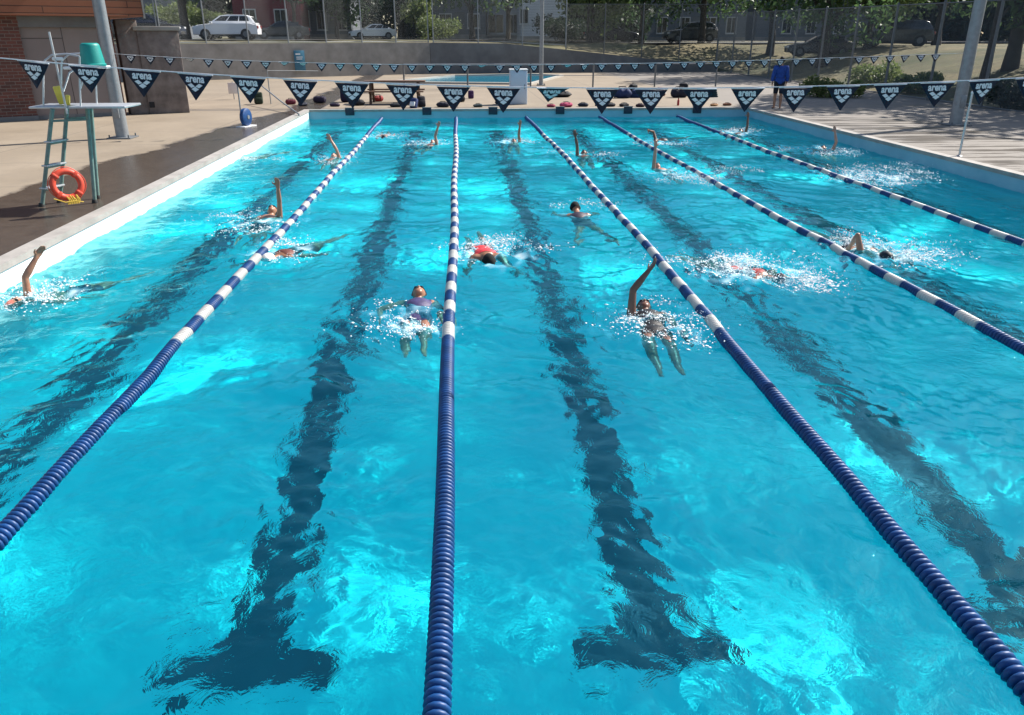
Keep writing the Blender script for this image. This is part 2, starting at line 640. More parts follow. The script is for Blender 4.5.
mb = MB()                                                # deck: four strips butted round the pool
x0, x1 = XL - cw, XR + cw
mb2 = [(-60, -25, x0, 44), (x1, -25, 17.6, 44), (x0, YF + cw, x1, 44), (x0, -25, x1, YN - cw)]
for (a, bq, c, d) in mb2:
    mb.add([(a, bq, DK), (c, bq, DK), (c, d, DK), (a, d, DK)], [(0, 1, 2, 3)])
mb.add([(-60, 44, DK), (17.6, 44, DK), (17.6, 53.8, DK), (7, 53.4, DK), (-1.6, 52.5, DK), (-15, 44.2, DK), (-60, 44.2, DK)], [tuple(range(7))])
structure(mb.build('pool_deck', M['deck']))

gx = np.concatenate([np.linspace(-220, -30, 12), np.linspace(-27, 45, 100), np.linspace(50, 260, 16)])
gv = np.concatenate([np.linspace(-85, -45, 6), np.linspace(-43, -1, 40), [0, .1, .13], np.linspace(.6, 14, 40), np.linspace(17, 60, 20), np.linspace(80, 900, 12)])
GX, GV = np.meshgrid(gx, gv)
GY = yw(GX) + GV
gh = ground_z(GX, GV)
gh = gh + np.where((GV > 1) | (GX > 19), .05 * np.sin(GX * .9 + 1) * np.sin(GY * .7), 0)
i = np.arange(GX.size).reshape(GX.shape)
f = np.stack([i[:-1, :-1], i[:-1, 1:], i[1:, 1:], i[1:, :-1]], -1).reshape(-1, 4)
keep = ((GV[:-1, :-1] > .05) | (GX[:-1, :-1] > 16.9)).reshape(-1)
structure(link('ground', quick_mesh('ground', np.stack([GX, GY, gh], -1).reshape(-1, 3), f[keep], True), M['ground']))


def strip(name, xs, v0, v1, m, lift):
    """sheet that follows the upper ground between two offsets behind the wall line"""
    vs, fs = [], []
    for k, x in enumerate(xs):
        for v in (v0, (v0 + v1) / 2, v1):
            vs.append((x, float(yw(x)) + v, float(ground_z(np.array(x), np.array(7.5))) + lift))
    for k in range(len(xs) - 1):
        for j in range(2):
            a = k * 3 + j
            fs.append((a, a + 3, a + 4, a + 1))
    me = bpy.data.meshes.new(name)
    me.from_pydata(vs, [], fs)
    return structure(link(name, me, m))


strip('road', np.linspace(-220, 260, 120), 9.0, 17.5, M['asphalt'], .07)
strip('pavement', np.linspace(2, 60, 40), 7.1, 8.9, M['walk'], .16)
strip('pavement', np.linspace(-220, 260, 120), 18.2, 20, M['walk'], .16)


def seg_wall(name, pts, tops, thick, base, m, label, cat):
    """wall along points (x, y) with its own top height at each point"""
    n = len(pts)
    vs = []
    for (x, y), t in zip(pts, tops):
        for dx, z in ((0, base), (0, t), (thick, t), (thick, base)):
            vs.append((x, y + dx, z))
    fs = [(0, 1, 2, 3), tuple((n - 1) * 4 + k for k in (3, 2, 1, 0))]
    for i in range(n - 1):
        for k in range(4):
            fs.append((i * 4 + k, i * 4 + (k + 1) % 4, (i + 1) * 4 + (k + 1) % 4, (i + 1) * 4 + k))
    o = MB().add(vs, fs).build(name, m, smooth=False)
    bm = bmesh.new()
    bm.from_mesh(o.data)
    bmesh.ops.recalc_face_normals(bm, faces=bm.faces[:])
    bm.to_mesh(o.data)
    bm.free()
    return tag(o, label, cat)


seg_wall('retaining_wall', [(-24, 43.85), (-15, 43.85), (-1.62, 52.15)], [2.06, 2.06, 2.06], .32, 0, M['conc'],
         'pale grey concrete retaining wall below the parked white cars', 'wall')
seg_wall('retaining_wall', [(-1.60, 52.15), (3, 52.5), (7, 53.05), (16.9, 53.45)], [2.05, 2.0, 1.62, .62], .32, 0, M['conc_dk_shade'],
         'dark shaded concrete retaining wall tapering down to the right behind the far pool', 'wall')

# ------------------------------------------------------------------ swimmers' places (pixel of the head -> water surface)
SW = []                                                  # filled below, needed by the waves: (x, y, radius, strength)


def wp(px, py):
    p = P(px, py, 0)
    return p.x, p.y


TURB = [(*wp(35, 292), .8, 1.), (*wp(335, 158), .7, .8), (*wp(262, 222), .9, .8), (*wp(285, 250), .8, .8), (*wp(262, 157), .8, .5),
        (*wp(415, 320), .7, 1.05), (*wp(430, 142), .9, .9), (*wp(382, 136), .8, .8), (*wp(488, 255), .8, 1.2), (*wp(515, 142), .8, .9),
        (*wp(585, 215), .7, .6), (*wp(585, 155), .8, .6), (*wp(656, 325), .7, .85), (*wp(668, 172), 1.0, .9), (*wp(662, 142), .9, .8),
        (*wp(755, 270), 1.0, 1.2), (*wp(885, 252), 1.0, 1.1), (*wp(738, 133), .9, .9), (*wp(825, 150), 1., .9), (*wp(870, 178), 1.2, 1.1)]

wr = np.random.default_rng(5)
WAVES = []
for k in range(150):
    lam = .11 * (3.0 / .11) ** wr.random()
    th = wr.normal(R(75), .95) if wr.random() < .65 else wr.random() * 2 * math.pi
    WAVES.append((2 * math.pi / lam, math.cos(th), math.sin(th), .00180 * lam ** .64 * (1 if lam < .9 else .65) * wr.uniform(.4, 1.35), wr.random() * 6.28, lam))
TWAVES = []
for k in range(60):
    lam = .10 * (.6 / .10) ** wr.random()
    th = wr.random() * 2 * math.pi
    TWAVES.append((2 * math.pi / lam, math.cos(th), math.sin(th), .010 * lam ** .8 * wr.uniform(.5, 1.3), wr.random() * 6.28))


def wave(x, y):
    x = np.asarray(x, float)
    y = np.asarray(y, float)
    wx = x + .22 * np.sin(.9 * y + 1) + .14 * np.sin(2.1 * y + .7 * x) + .05 * np.sin(5.1 * y - 3 * x)
    wy = y + .22 * np.sin(1.1 * x) + .14 * np.sin(1.9 * x - .8 * y) + .05 * np.sin(4.3 * x + 2.6 * y)
    h = np.zeros_like(wx)
    e1 = 1 + .45 * np.sin(.8 * x + 1.3 * np.sin(.5 * y)) * np.sin(.65 * y + .9 * np.sin(.7 * x) + 2)
    e2 = np.clip(1 + .9 * np.sin(1.7 * x + 1.1 * y + 1.2 * np.sin(1.3 * y)) * np.sin(1.1 * x - 1.5 * y + 2), .12, 2)
    for (k, c, s, a, p, lam) in WAVES:
        h += a * np.sin(k * (wx * c + wy * s) + p) * (e2 if lam < .45 else e1)
    t = np.zeros_like(h)
    for (cx, cyy, r, st) in TURB:
        t += st * np.exp(-((x - cx) ** 2 + (y - cyy) ** 2) / (r * r))
    tw = np.zeros_like(h)
    for (k, c, s, a, p) in TWAVES:
        tw += a * np.sin(k * (wx * c + wy * s) + p)
    return h + np.clip(t, 0, 1.3) * tw


ys = [YN - .1]
while ys[-1] < YF + .1:
    ys.append(ys[-1] + .016 + .0030 * ys[-1])
X, Y = np.meshgrid(np.linspace(XL - .06, XR + .06, 640), np.array(ys))
hz = wave(X, Y)
i = np.arange(X.size).reshape(X.shape)
f = np.stack([i[:-1, :-1], i[:-1, 1:], i[1:, 1:], i[1:, :-1]], -1).reshape(-1, 4)
tf = np.zeros_like(X)
for (cx, cyy, r, st) in TURB:
    tf += .8 * st * np.exp(-((X - cx) ** 2 + (Y - cyy) ** 2) / (r * .8) ** 2)
fn = np.zeros_like(X)
for (k, c, s_, a, p) in TWAVES[::2]:
    fn += np.sin(k * .8 * (X * c + Y * s_) + p * 2 + 1.5 * np.sin(3 * X + 2.2 * Y))
fn = fn / fn.std()
foam = np.clip(np.clip(tf, 0, 1.2) * 1.1 - .42 + .36 * fn, 0, 1) ** 1.3 * np.clip(tf * 2.2 - .25, 0, 1)
water = structure(link('pool_water', quick_mesh('pool_water', np.stack([X, Y, hz], -1).reshape(-1, 3), f, True), M['water']))
water.cycles.is_caustics_caster = True
fa = water.data.attributes.new('foam', 'FLOAT', 'POINT')
fa.data.foreach_set('value', foam.ravel().astype(np.float32))
print('water verts', X.size, 'rms', hz.std())


def wz(x, y):
    return float(wave(np.array([x]), np.array([y]))[0])


# small pool on the far deck
pp = [P(388, 83), P(455, 76.5), P(530, 75.0), P(560, 76.5), P(529, 84.5)]
n = len(pp)
cen = sum(pp, Vector()) / n
mb = MB()
ring_o = [cen + (p - cen) * 1.06 for p in pp]
vs = [(*p.xy, DK) for p in ring_o] + [(*p.xy, DK + .09) for p in ring_o] + [(*p.xy, DK + .09) for p in pp] + [(*p.xy, DK + .012) for p in pp]
fs = []
for k in range(n):
    q = (k + 1) % n
    for a in range(3):
        fs.append((a * n + k, a * n + q, (a + 1) * n + q, (a + 1) * n + k))
structure(mb.add(vs, fs).build('far_pool_rim', M['walk'], smooth=False))
me = bpy.data.meshes.new('far_pool_water')
me.from_pydata([(*p.xy, DK + .03) for p in pp], [], [tuple(range(n))])
structure(link('far_pool_water', me, M['water_far']))

# ------------------------------------------------------------------ lane ropes
FL_R, FL_S = .056, .039
prof = [(.012, -.0175), (.036, -.0175), (.046, -.014), (.055, -.0085), (.0575, -.002), (.0575, .003), (.054, .0085), (.045, .0135), (.036, .0175), (.012, .0175)]
along = Matrix.Rotation(R(-90), 4, 'X')                  # lathe axis to +Y


def float_band(nf):
    mb = MB()
    for k in range(nf):
        mb.lathe(prof, Matrix.Translation((0, (k + .5) * FL_S, 0)) @ along, 14)
    return mb.mesh('float_band')


BAND = float_band(8)                                     # 0.31 m of floats
BAND_W = BAND.copy()
BAND.materials.append(M['navy_float'])
BAND_W.materials.append(M['white_float'])
ROPES = [([(381, 119), (200, 318.5), (0, 533)], 'leftmost'), ([(456, 117.5), (451, 300), (436, 700)], 'centre'),
         ([(526, 117.5), (700, 307), (1020, 680)], 'third'), ([(598, 116), (800, 229), (1022, 348)], 'fourth'), ([(669, 113), (850, 181), (1022, 242)], 'fifth')]
LBL = ['blue and white lane rope nearest the left pool wall and ring buoy', 'nearly straight upright blue and white lane rope in the middle of the picture',
       'blue and white lane rope touched by the raised arm of the swimmer in black', 'blue and white lane rope right of the red and white splashing swimmer',
       'blue and white lane rope nearest the right pool wall']
for pts, lab in zip([r[0] for r in ROPES], LBL):
    w3 = [P(px, py, .02) for px, py in pts]
    # x as a smooth function of y through the three measured points
    co = np.polyfit([p.y for p in w3], [p.x for p in w3], 2)
    if abs(co[0]) > .004:
        co = np.array([0, *np.polyfit([p.y for p in w3], [p.x for p in w3], 1)])
    rx = lambda y: float(np.polyval(co, y)) + 0.014 * math.sin(y * .8 + co[2] * 3) * min(1, (y - YN) / 3, (YF - y) / 3)
    root = empty('lane_rope', (rx(YN), YN, 0), lab, 'lane rope', 'lane ropes across the pool')
    root.rotation_euler = (0, 0, 0)
    base = Vector(root.location)
    L = .313
    y = YN + .10
    k = 0
    cab = []
    while y + L < YF - .05:
        p0 = Vector((rx(y), y, wz(rx(y), y) * .35 + .006))
        p1 = Vector((rx(y + L), y + L, wz(rx(y + L), y + L) * .35 + .006))
        d = (p1 - p0).normalized()
        solid = y < YN + 5.1 or y > YF - 5.0
        me = BAND if (solid or k % 2) else BAND_W
        o = bpy.data.objects.new('float_band', me)
        C.objects.link(o)
        o.parent = root
        o.location = p0 - base
        o.rotation_euler = d.to_track_quat('Y', 'Z').to_euler()
        receives(o)
        if not solid:
            k += 1
        cab.append(p0 - base)
        y += L + .005
    cab = [Vector((rx(YN), YN + .005, .05)) - base] + cab + [p1 - base, Vector((rx(YF), YF - .005, .08)) - base]
    receives(MB().tube(cab, .006, 6).build('cable', M['cable'], root))

# ------------------------------------------------------------------ figures
REMESH = {}


class Body:
    def __init__(s):
        s.parts = []                                      # (kind, tag, data)

    def cap(s, t, p0, r0, p1, r1):
        s.parts.append(('c', t, Vector(p0), r0, Vector(p1), r1))

    def ell(s, t, c, r):
        s.parts.append(('e', t, Vector(c), Vector(r)))

    def hand(s, t, wrist, d, side, curl=.25, sgn=1):
        """palm, four fingers and a thumb; d points along the hand, side towards the thumb"""
        d = Vector(d).normalized()
        side = (Vector(side) - d * Vector(side).dot(d)).normalized()
        nrm = d.cross(side) * sgn
        w = Vector(wrist)
        for k, (o, ln) in enumerate(((.030, .066), (.010, .078), (-.011, .072), (-.030, .055))):
            kn = w + d * (.092 - abs(o) * .25) + side * o
            s.cap(t, w + side * o * .5, .018, kn, .0145)
            fdir = (d + side * o * 2.2 + nrm * curl).normalized()
            mid = kn + fdir * ln * .55
            s.cap(t, kn, .0115, mid, .0100)
            fd2 = (fdir + nrm * curl * 1.3).normalized()
            s.cap(t, mid, .0100, mid + fd2 * ln * .5, .0085)
        th0 = w + d * .03 + side * .026
        th1 = th0 + (d * .5 + side * .8 + nrm * .2).normalized() * .045
        s.cap(t, th0, .0155, th1, .0118)
        s.cap(t, th1, .0118, th1 + (d * .9 + side * .35 + nrm * .3).normalized() * .034, .0095)

    def arm(s, sh, up, fo, side, t='arm', palm=None, ru=.048):
        sh = Vector(sh)
        up = Vector(up).normalized()
        fo = Vector(fo).normalized()
        el = sh + up * .30
        wr_ = el + fo * .255
        s.cap(t, sh, ru + .008, sh + up * .10, ru)
        s.cap(t, sh + up * .10, ru, el, .038)
        s.cap(t, el, .038, el + fo * .08, .041)
        s.cap(t, el + fo * .08, .041, wr_, .027)
        s.hand(t, wr_, palm or fo, side)
        return wr_

    def build(s, name, m, voxel, parent=None):
        mb = MB()
        for p in s.parts:
            if p[0] == 'c':
                _, _, a, ra, b2, rb = p
                mb.ball(a, ra, u=12, w=8)
                mb.ball(b2, rb, u=12, w=8)
                mb.tube([a, b2], ra, 12, rb)
            else:
                mb.ball(p[2], p[3], u=18, w=12)
        me = mb.mesh(name)
        o = bpy.data.objects.new(name, me)
        C.objects.link(o)
        md = o.modifiers.new('r', 'REMESH')
        md.mode = 'VOXEL'
        md.voxel_size = voxel
        md.use_smooth_shade = True
        sm = o.modifiers.new('s', 'SMOOTH')
        sm.factor = .5
        sm.iterations = 2
        dg = bpy.context.evaluated_depsgraph_get()
        me2 = bpy.data.meshes.new_from_object(o.evaluated_get(dg))
        me2.name = name
        o.modifiers.clear()
        o.data = me2
        bpy.data.meshes.remove(me)
        me2.polygons.foreach_set('use_smooth', np.ones(len(me2.polygons), dtype=bool))
        me2.materials.clear()
        me2.materials.append(m)
        if parent is not None:
            o.parent = parent
        return o

    def tags(s, co):
        """nearest primitive's tag for each vertex"""
        best = np.full(len(co), 1e9)
        out = np.zeros(len(co), int)
        names = []
        for p in s.parts:
            if p[1] not in names:
                names.append(p[1])
            if p[0] == 'c':
                a, b2 = np.array(p[2]), np.array(p[4])
                ab = b2 - a
                L2 = max(1e-9, ab @ ab)
                t = np.clip(((co - a) @ ab) / L2, 0, 1)
                d = np.linalg.norm(co - (a + t[:, None] * ab), axis=1) - (p[3] + (p[5] - p[3]) * t)
            else:
                c, r = np.array(p[2]), np.array(p[3])
                q = np.linalg.norm((co - c) / r, axis=1)
                d = (q - 1) * r.min()
            w = d < best
            best[w] = d[w]
            out[w] = names.index(p[1])
        return np.array(names)[out]


def shell(body, src, pick, name, m, off=.004, parent=None):
    """a garment: the picked faces of the body pushed out along the normals"""
    me = src.data
    n = len(me.vertices)
    co = np.empty(n * 3)
    me.vertices.foreach_get('co', co)
    co = co.reshape(-1, 3)
    no = np.empty(n * 3)
    me.vertices.foreach_get('normal', no)
    no = no.reshape(-1, 3)
    ok = pick(body.tags(co), co)
    keep = [tuple(p.vertices) for p in me.polygons if all(ok[v] for v in p.vertices)]
    if not keep:
        return None
    used = sorted({v for f in keep for v in f})
    mp = {v: k for k, v in enumerate(used)}
    mm = bpy.data.meshes.new(name)
    c2 = co[used] + no[used] * off
    mm.from_pydata([tuple(v) for v in c2], [], [tuple(mp[v] for v in f) for f in keep])
    mm.polygons.foreach_set('use_smooth', np.ones(len(mm.polygons), dtype=bool))
    return link(name, mm, m, parent)


CLOTH = {}


def cloth(name, col, rough=.45):
    if name not in CLOTH:
        CLOTH[name] = mat(name, col, max(rough, .5), .45, 17, .25, spec=.35)
    return CLOTH[name]


M['goggle'] = mat('goggles', (.01, .012, .02), .1, .1, 5)
M['eye'] = mat('eye', (.02, .015, .012), .2, .1, 5)


def swimmer(px, py, tail, label, prone=False, pitch=9, armL=None, armR=None, skin_m='skin', cap=(.01, .012, .02), suit='trunks',
            suitcol=(.012, .014, .03), voxel=.010, head_up=0, lift=0.0, legs='flutter', hair=False, roll=0, size=.88):
    """a swimmer at the water surface. px, py: where the head meets the water; heading: degrees from +Y towards +X.
    local frame: head towards +Y, belly side +Z (turned over for prone)"""
    p = P(px, py, 0)
    q_ = P(*tail, 0)
    heading = math.degrees(math.atan2(p.x - q_.x, p.y - q_.y))
    root_loc = Vector((p.x, p.y, 0))
    b = Body()
    # torso and head, pivot at the head (0,0,0)
    b.ell('pelvis', (0, -.72, 0), (.165, .13, .105))
    b.ell('belly', (0, -.54, 0), (.142, .18, .095))
    b.ell('chest', (0, -.35, 0), (.168, .18, .118))
    b.cap('chest', (-.145, -.255, 0), .066, (.145, -.255, 0), .066)
    b.cap('neck', (0, -.25, 0), .062, (0, -.08, .0), .054)
    hz_ = head_up
    b.ell('head', (0, .0, hz_), (.077, .118, .098))
    b.ell('head', (0, -.055, hz_ + .055), (.052, .055, .045))
    b.cap('head', (0, .02, hz_ + .092), .012, (0, -.015, hz_ + .108), .016)
    for sx in (-1, 1):
        b.ell('head', (sx * .076, -.005, hz_ - .005), (.012, .032, .02))
    # legs
    kick = {'flutter': (.05, -.07), 'breast': (0, 0), 'still': (0, .02)}[legs]
    for sx, kz in ((-1, kick[0]), (1, kick[1])):
        sp_ = .10 if legs != 'breast' else .20
        hip = Vector((sx * .088, -.78, 0))
        knee = Vector((sx * sp_, -1.20, kz + .02))
        ank = Vector((sx * (sp_ - .01) if legs != 'breast' else sx * .30, -1.62, kz * 1.6 - .01))
        b.cap('thigh', hip, .088, knee, .056)
        b.cap('calf', knee, .054, knee.lerp(ank, .35), .053)
        b.cap('calf', knee.lerp(ank, .35), .053, ank, .034)
        b.cap('foot', ank, .034, ank + Vector((sx * .01, -.17, .03)), .022)
    side = Vector((1, 0, 0))
    for sx, a in ((-1, armL), (1, armR)):
        sh = (sx * .175, -.26, 0)
        if a is None:
            a = ((sx * .35, -1, -.25), (sx * .1, -1, -.15))
        thumb = a[2] if len(a) > 2 else (0, .2, 1)
        b.arm(sh, a[0], a[1], thumb)
    body = b.build('person', M[skin_m], voxel)
    tag(body, label, 'person', 'swimmers in the pool')
    rot = Matrix.Rotation(R(-heading), 4, 'Z') @ Matrix.Rotation(R(pitch), 4, 'X')
    if prone:
        rot = rot @ Matrix.Rotation(math.pi + R(roll), 4, 'Y')
    else:
        rot = rot @ Matrix.Rotation(R(roll), 4, 'Y')
    body.matrix_world = Matrix.Translation(root_loc + Vector((0, 0, lift + wz(p.x, p.y) * .5))) @ rot @ Matrix.Scale(size, 4)
    receives(body)
    # clothing as children
    sm = cloth('suit_%d_%d_%d' % tuple(int(c * 255) for c in suitcol), suitcol)
    if suit == 'trunks':
        g = shell(b, body, lambda t, c: ((t == 'pelvis') | ((t == 'thigh') & (c[:, 1] > -.98))) & (c[:, 1] < -.64), 'swim_trunks', sm, .006, body)
    else:
        g = shell(b, body, lambda t, c: ((t == 'pelvis') | (t == 'belly') | ((t == 'chest') & (np.abs(c[:, 0]) < .15) & (c[:, 1] < -.24)) |
                                         ((t == 'thigh') & (c[:, 1] > -.84))) & (c[:, 1] > -.87), 'swimsuit', sm, .005, body)
    if g:
        receives(g)
    cm = cloth('cap_%d_%d_%d' % tuple(int(c * 255) for c in cap), cap, .9 if hair else .3)
    g = shell(b, body, lambda t, c: (t == 'head') & ((c[:, 1] > .045) | ((c[:, 2] < hz_ + .03 + .4 * c[:, 1]) & (c[:, 1] > -.07))), 'hair' if hair else 'swim_cap', cm, .008 if hair else .004, body)
    if g:
        receives(g)
    mb = MB()
    if hair:
        for sx in (-1, 1):
            mb.ball((sx * .03, .012, hz_ + .088), (.013, .008, .008))
        mb.build('eyes', M['eye'], body)
    else:
        for sx in (-1, 1):
            mb.ball((sx * .031, .012, hz_ + .089), (.023, .016, .014))
        mb.tube([(-.083, .03, hz_), (-.055, .014, hz_ + .075), (.055, .014, hz_ + .075), (.083, .03, hz_)], .005, 6)
        mb.build('goggles', M['goggle'], body)
    return body


UPV = (0, .1, 1)


def splash(px, py, w, l, hgt, n, heading=0, seed=0, label='', dens=1.0):
    """droplets and foam thrown up at the surface"""
    r = np.random.default_rng(seed + 100)
    p = P(px, py, 0)
    a = R(-heading)
    base = np.array([(1, 0, 0), (-1, 0, 0), (0, 1, 0), (0, -1, 0), (0, 0, 1), (0, 0, -1)], float)
    tri = np.array([(0, 2, 4), (2, 1, 4), (1, 3, 4), (3, 0, 4), (2, 0, 5), (1, 2, 5), (3, 1, 5), (0, 3, 5)])
    # a few clump centres so that the spray is bunched
    nc = max(6, n // 32)
    cc = np.stack([r.normal(0, w * .5, nc), r.normal(0, l * .5, nc)], -1)
    V, Fc = [], []
    for k in range(int(n * 2.6)):
        c = cc[r.integers(nc)]
        x, y = c + r.normal(0, .07 + .12 * r.random(), 2)
        fly = r.random() < .55
        wx_, wy_ = p.x + x * math.cos(a) - y * math.sin(a), p.y + x * math.sin(a) + y * math.cos(a)
        if not (XL + .04 < wx_ < XR - .04 and YN < wy_ < YF - .04):
            continue
        z = wz(wx_, wy_)
        if fly:
            s = .0025 + .0075 * r.random() ** 3
            z += abs(r.normal(0, hgt)) * .6
            sc = np.array([1, 1, 1.2]) * s
        else:
            s = .005 + .017 * r.random() ** 2.5
            sc = np.array([s * r.uniform(.5, 1.6), s * r.uniform(.5, 1.6), s * .3])
            z += .004
        rt = r.normal(0, .12, (6, 3)) * s
        th = r.random() * 6.28
        m2 = np.array([[math.cos(th), -math.sin(th), 0], [math.sin(th), math.cos(th), 0], [0, 0, 1]])
        V.append((base * sc + rt) @ m2.T + (wx_, wy_, z))
        Fc.append(tri + 6 * (len(V) - 1))
    me = quick_mesh('splash', np.concatenate(V), np.concatenate(Fc), True)
    o = link('splash', me, M['foam'])
    return tag(o, label, 'splash', None, 'stuff')


# arm poses: (upper arm, forearm, thumb side)
UPR = ((.05, .10, 1), (.0, .12, 1), (-1, 0, 0))
SKN, TAN, BRN = 'skin', 'skin_tan', 'skin_dark'
swimmer(15, 303, (92, 281), 'swimmer with red and white cap at left pool wall, one arm raised, hand bent over', pitch=12,
        armR=((.05, .10, 1), (-.22, -.45, 1), (0, 1, 0), (-.3, -.9, .35)), cap=(.70, .22, .16), suitcol=(.012, .014, .05), skin_m=TAN, lift=-.05)
swimmer(334, 157, (322, 172), 'swimmer in left lane leaning a raised arm back towards the far wall', armR=((-.25, .2, 1), (-.6, .5, 1), (-1, 0, 0)), cap=(.02, .02, .04), voxel=.013, skin_m=SKN, lift=-.02, pitch=14)
swimmer(273, 214, (226, 250), 'dark capped backstroker in left lane with straight raised arm and spread fingers', armR=((.10, .2, 1), (.06, .04, 1), (-1, 0, 0)),
        armL=((-.5, -1, -.4), (-.2, -1, -.3)), cap=(.012, .012, .018), skin_m=TAN, suit='trunks', lift=.015, pitch=13, head_up=.03)
swimmer(268, 257, (330, 236), 'face down swimmer in white cap beside the leftmost lane rope', prone=True, pitch=8, armL=((-.2, 1, .5), (-.1, 1, .4)), armR=((.4, -.9, .3), (.2, -1, .4)), cap=(.82, .82, .80),
        suit='onepiece', suitcol=(.16, .045, .03), skin_m=TAN, lift=-.035)
swimmer(252, 158, (276, 153), 'submerged swimmer gliding along the left wall near the white edge', prone=True, pitch=3, armL=((-.1, 1, .1), (.1, 1, .1)), armR=((.1, 1, .1), (-.1, 1, .1)), cap=(.7, .7, .7), voxel=.014, lift=-.12)
swimmer(419, 293, (414, 352), 'backstroker with dark cap and patterned purple swimsuit left of the centre rope', pitch=5, armL=((-.9, -.7, -.25), (.1, -1, .05)), armR=((.6, -.9, -.5), (.1, -1, -.3)),
        cap=(.03, .008, .012), suit='onepiece', suitcol=(.07, .055, .16), skin_m=TAN, lift=-.035, legs='still', head_up=.03)
swimmer(433, 143, (415, 152), 'far swimmer just left of the centre rope with bent raised arm and splash trailing left', armR=((-.12, .2, 1), (.35, .35, 1), (-1, 0, 0)), cap=(.01, .01, .015), voxel=.013, skin_m=SKN, lift=-.02, pitch=14)
swimmer(384, 137, (386, 128), 'low swimmer with dark head in white splash at the far end of leftmost rope', prone=True, pitch=8, armL=((-.3, .9, .5), (.2, 1, .5)), cap=(.02, .02, .03), voxel=.014, skin_m=TAN, lift=-.02)
swimmer(489, 262, (470, 228), 'swimmer in bright red top with dark hair swimming towards the camera', prone=True, pitch=6, armL=((-.4, .9, .8), (-.2, .9, .7)), armR=((.3, .8, .45), (.35, 1, .6)),
        cap=(.012, .012, .012), hair=True, suit='onepiece', suitcol=(.75, .05, .06), skin_m=TAN, lift=.03)
swimmer(514, 142, (514, 160), 'far swimmer in third lane with one arm straight up at the far wall', armR=((-.15, .1, 1), (.12, .3, 1), (-1, 0, 0)), cap=(.35, .10, .08), voxel=.013, skin_m=TAN, lift=-.02, pitch=14)
swimmer(575, 212, (606, 240), 'dark haired breaststroker seen from behind with both shoulders out of the water', prone=True, pitch=24, armL=((-.75, .5, .7), (.2, .8, .5)), armR=((.75, .5, .7), (-.2, .8, .5)), legs='breast',
        cap=(.008, .008, .010), hair=True, suit='onepiece', suitcol=(.05, .035, .06), skin_m=TAN, lift=.06)
swimmer(584, 154, (590, 170), 'swimmer with dark cap and dark thin raised arm right of third rope', armL=((-.05, .3, 1), (-.22, .0, 1), (1, 0, 0)), cap=(.008, .01, .015), voxel=.012, skin_m=BRN, lift=.0, pitch=16)
swimmer(644, 306, (676, 376), 'swimmer in black suit with bent dark arm raised over the lane rope', pitch=4, armL=((.05, .30, 1), (.55, .30, .62), (0, 1, 0), (.75, .2, .55)), armR=((.5, -.9, -.5), (.2, -1, -.3)),
        cap=(.01, .01, .012), suit='onepiece', suitcol=(.008, .008, .012), skin_m=BRN, lift=-.025, legs='still')
swimmer(657, 167, (700, 186), 'swimmer with pale pink raised arm left of the fourth rope and splash behind', armL=((-.02, .1, 1), (-.03, .12, 1), (1, 0, 0), (-.03, .1, 1)), cap=(.45, .12, .16), voxel=.012, skin_m=SKN, lift=-.01, pitch=14)
swimmer(656, 141, (676, 138), 'far swimmer in dark sleeves doing front crawl beyond the fourth rope', prone=True, pitch=6, armL=((-.5, -.1, -.85), (.1, .9, -.1)), armR=((.5, -.7, .3), (.2, -1, .3)), cap=(.01, .015, .025), voxel=.013, suit='onepiece', suitcol=(.01, .015, .03), skin_m=BRN, lift=-.03)
swimmer(781, 277, (708, 258), 'splashing front crawl swimmer with red suit between the third and fourth ropes', prone=True, pitch=6, armL=((-.1, .9, .25), (.0, .9, .3)), armR=((.4, -.9, .3), (.1, -1, .3)),
        cap=(.02, .02, .03), suit='onepiece', suitcol=(.42, .04, .04), skin_m=TAN, lift=-.045, legs='still')
swimmer(886, 256, (826, 236), 'front crawl swimmer in dark cap with one bent elbow high beside the fourth rope', prone=True, pitch=7, armL=((-.10, -.22, -1), (.25, -.75, .65), (0, 0, 1)), armR=((.3, .9, .4), (.1, 1, .5)), cap=(.012, .02, .03),
        suit='trunks', skin_m=TAN, lift=-.02)
swimmer(741, 132, (728, 138), 'far swimmer with dark grey arm straight up beyond the fifth rope', armR=((.2, .1, 1), (-.08, .4, 1), (-1, 0, 0)), cap=(.012, .015, .02), voxel=.013, skin_m=BRN, lift=-.02, pitch=14)
swimmer(823, 149, (838, 163), 'swimmer in the rightmost lane with pale bent raised arm', armR=((.3, .2, 1), (-.25, .5, 1), (-1, 0, 0)), cap=(.02, .02, .03), voxel=.013, skin_m=SKN, lift=-.02, pitch=14)

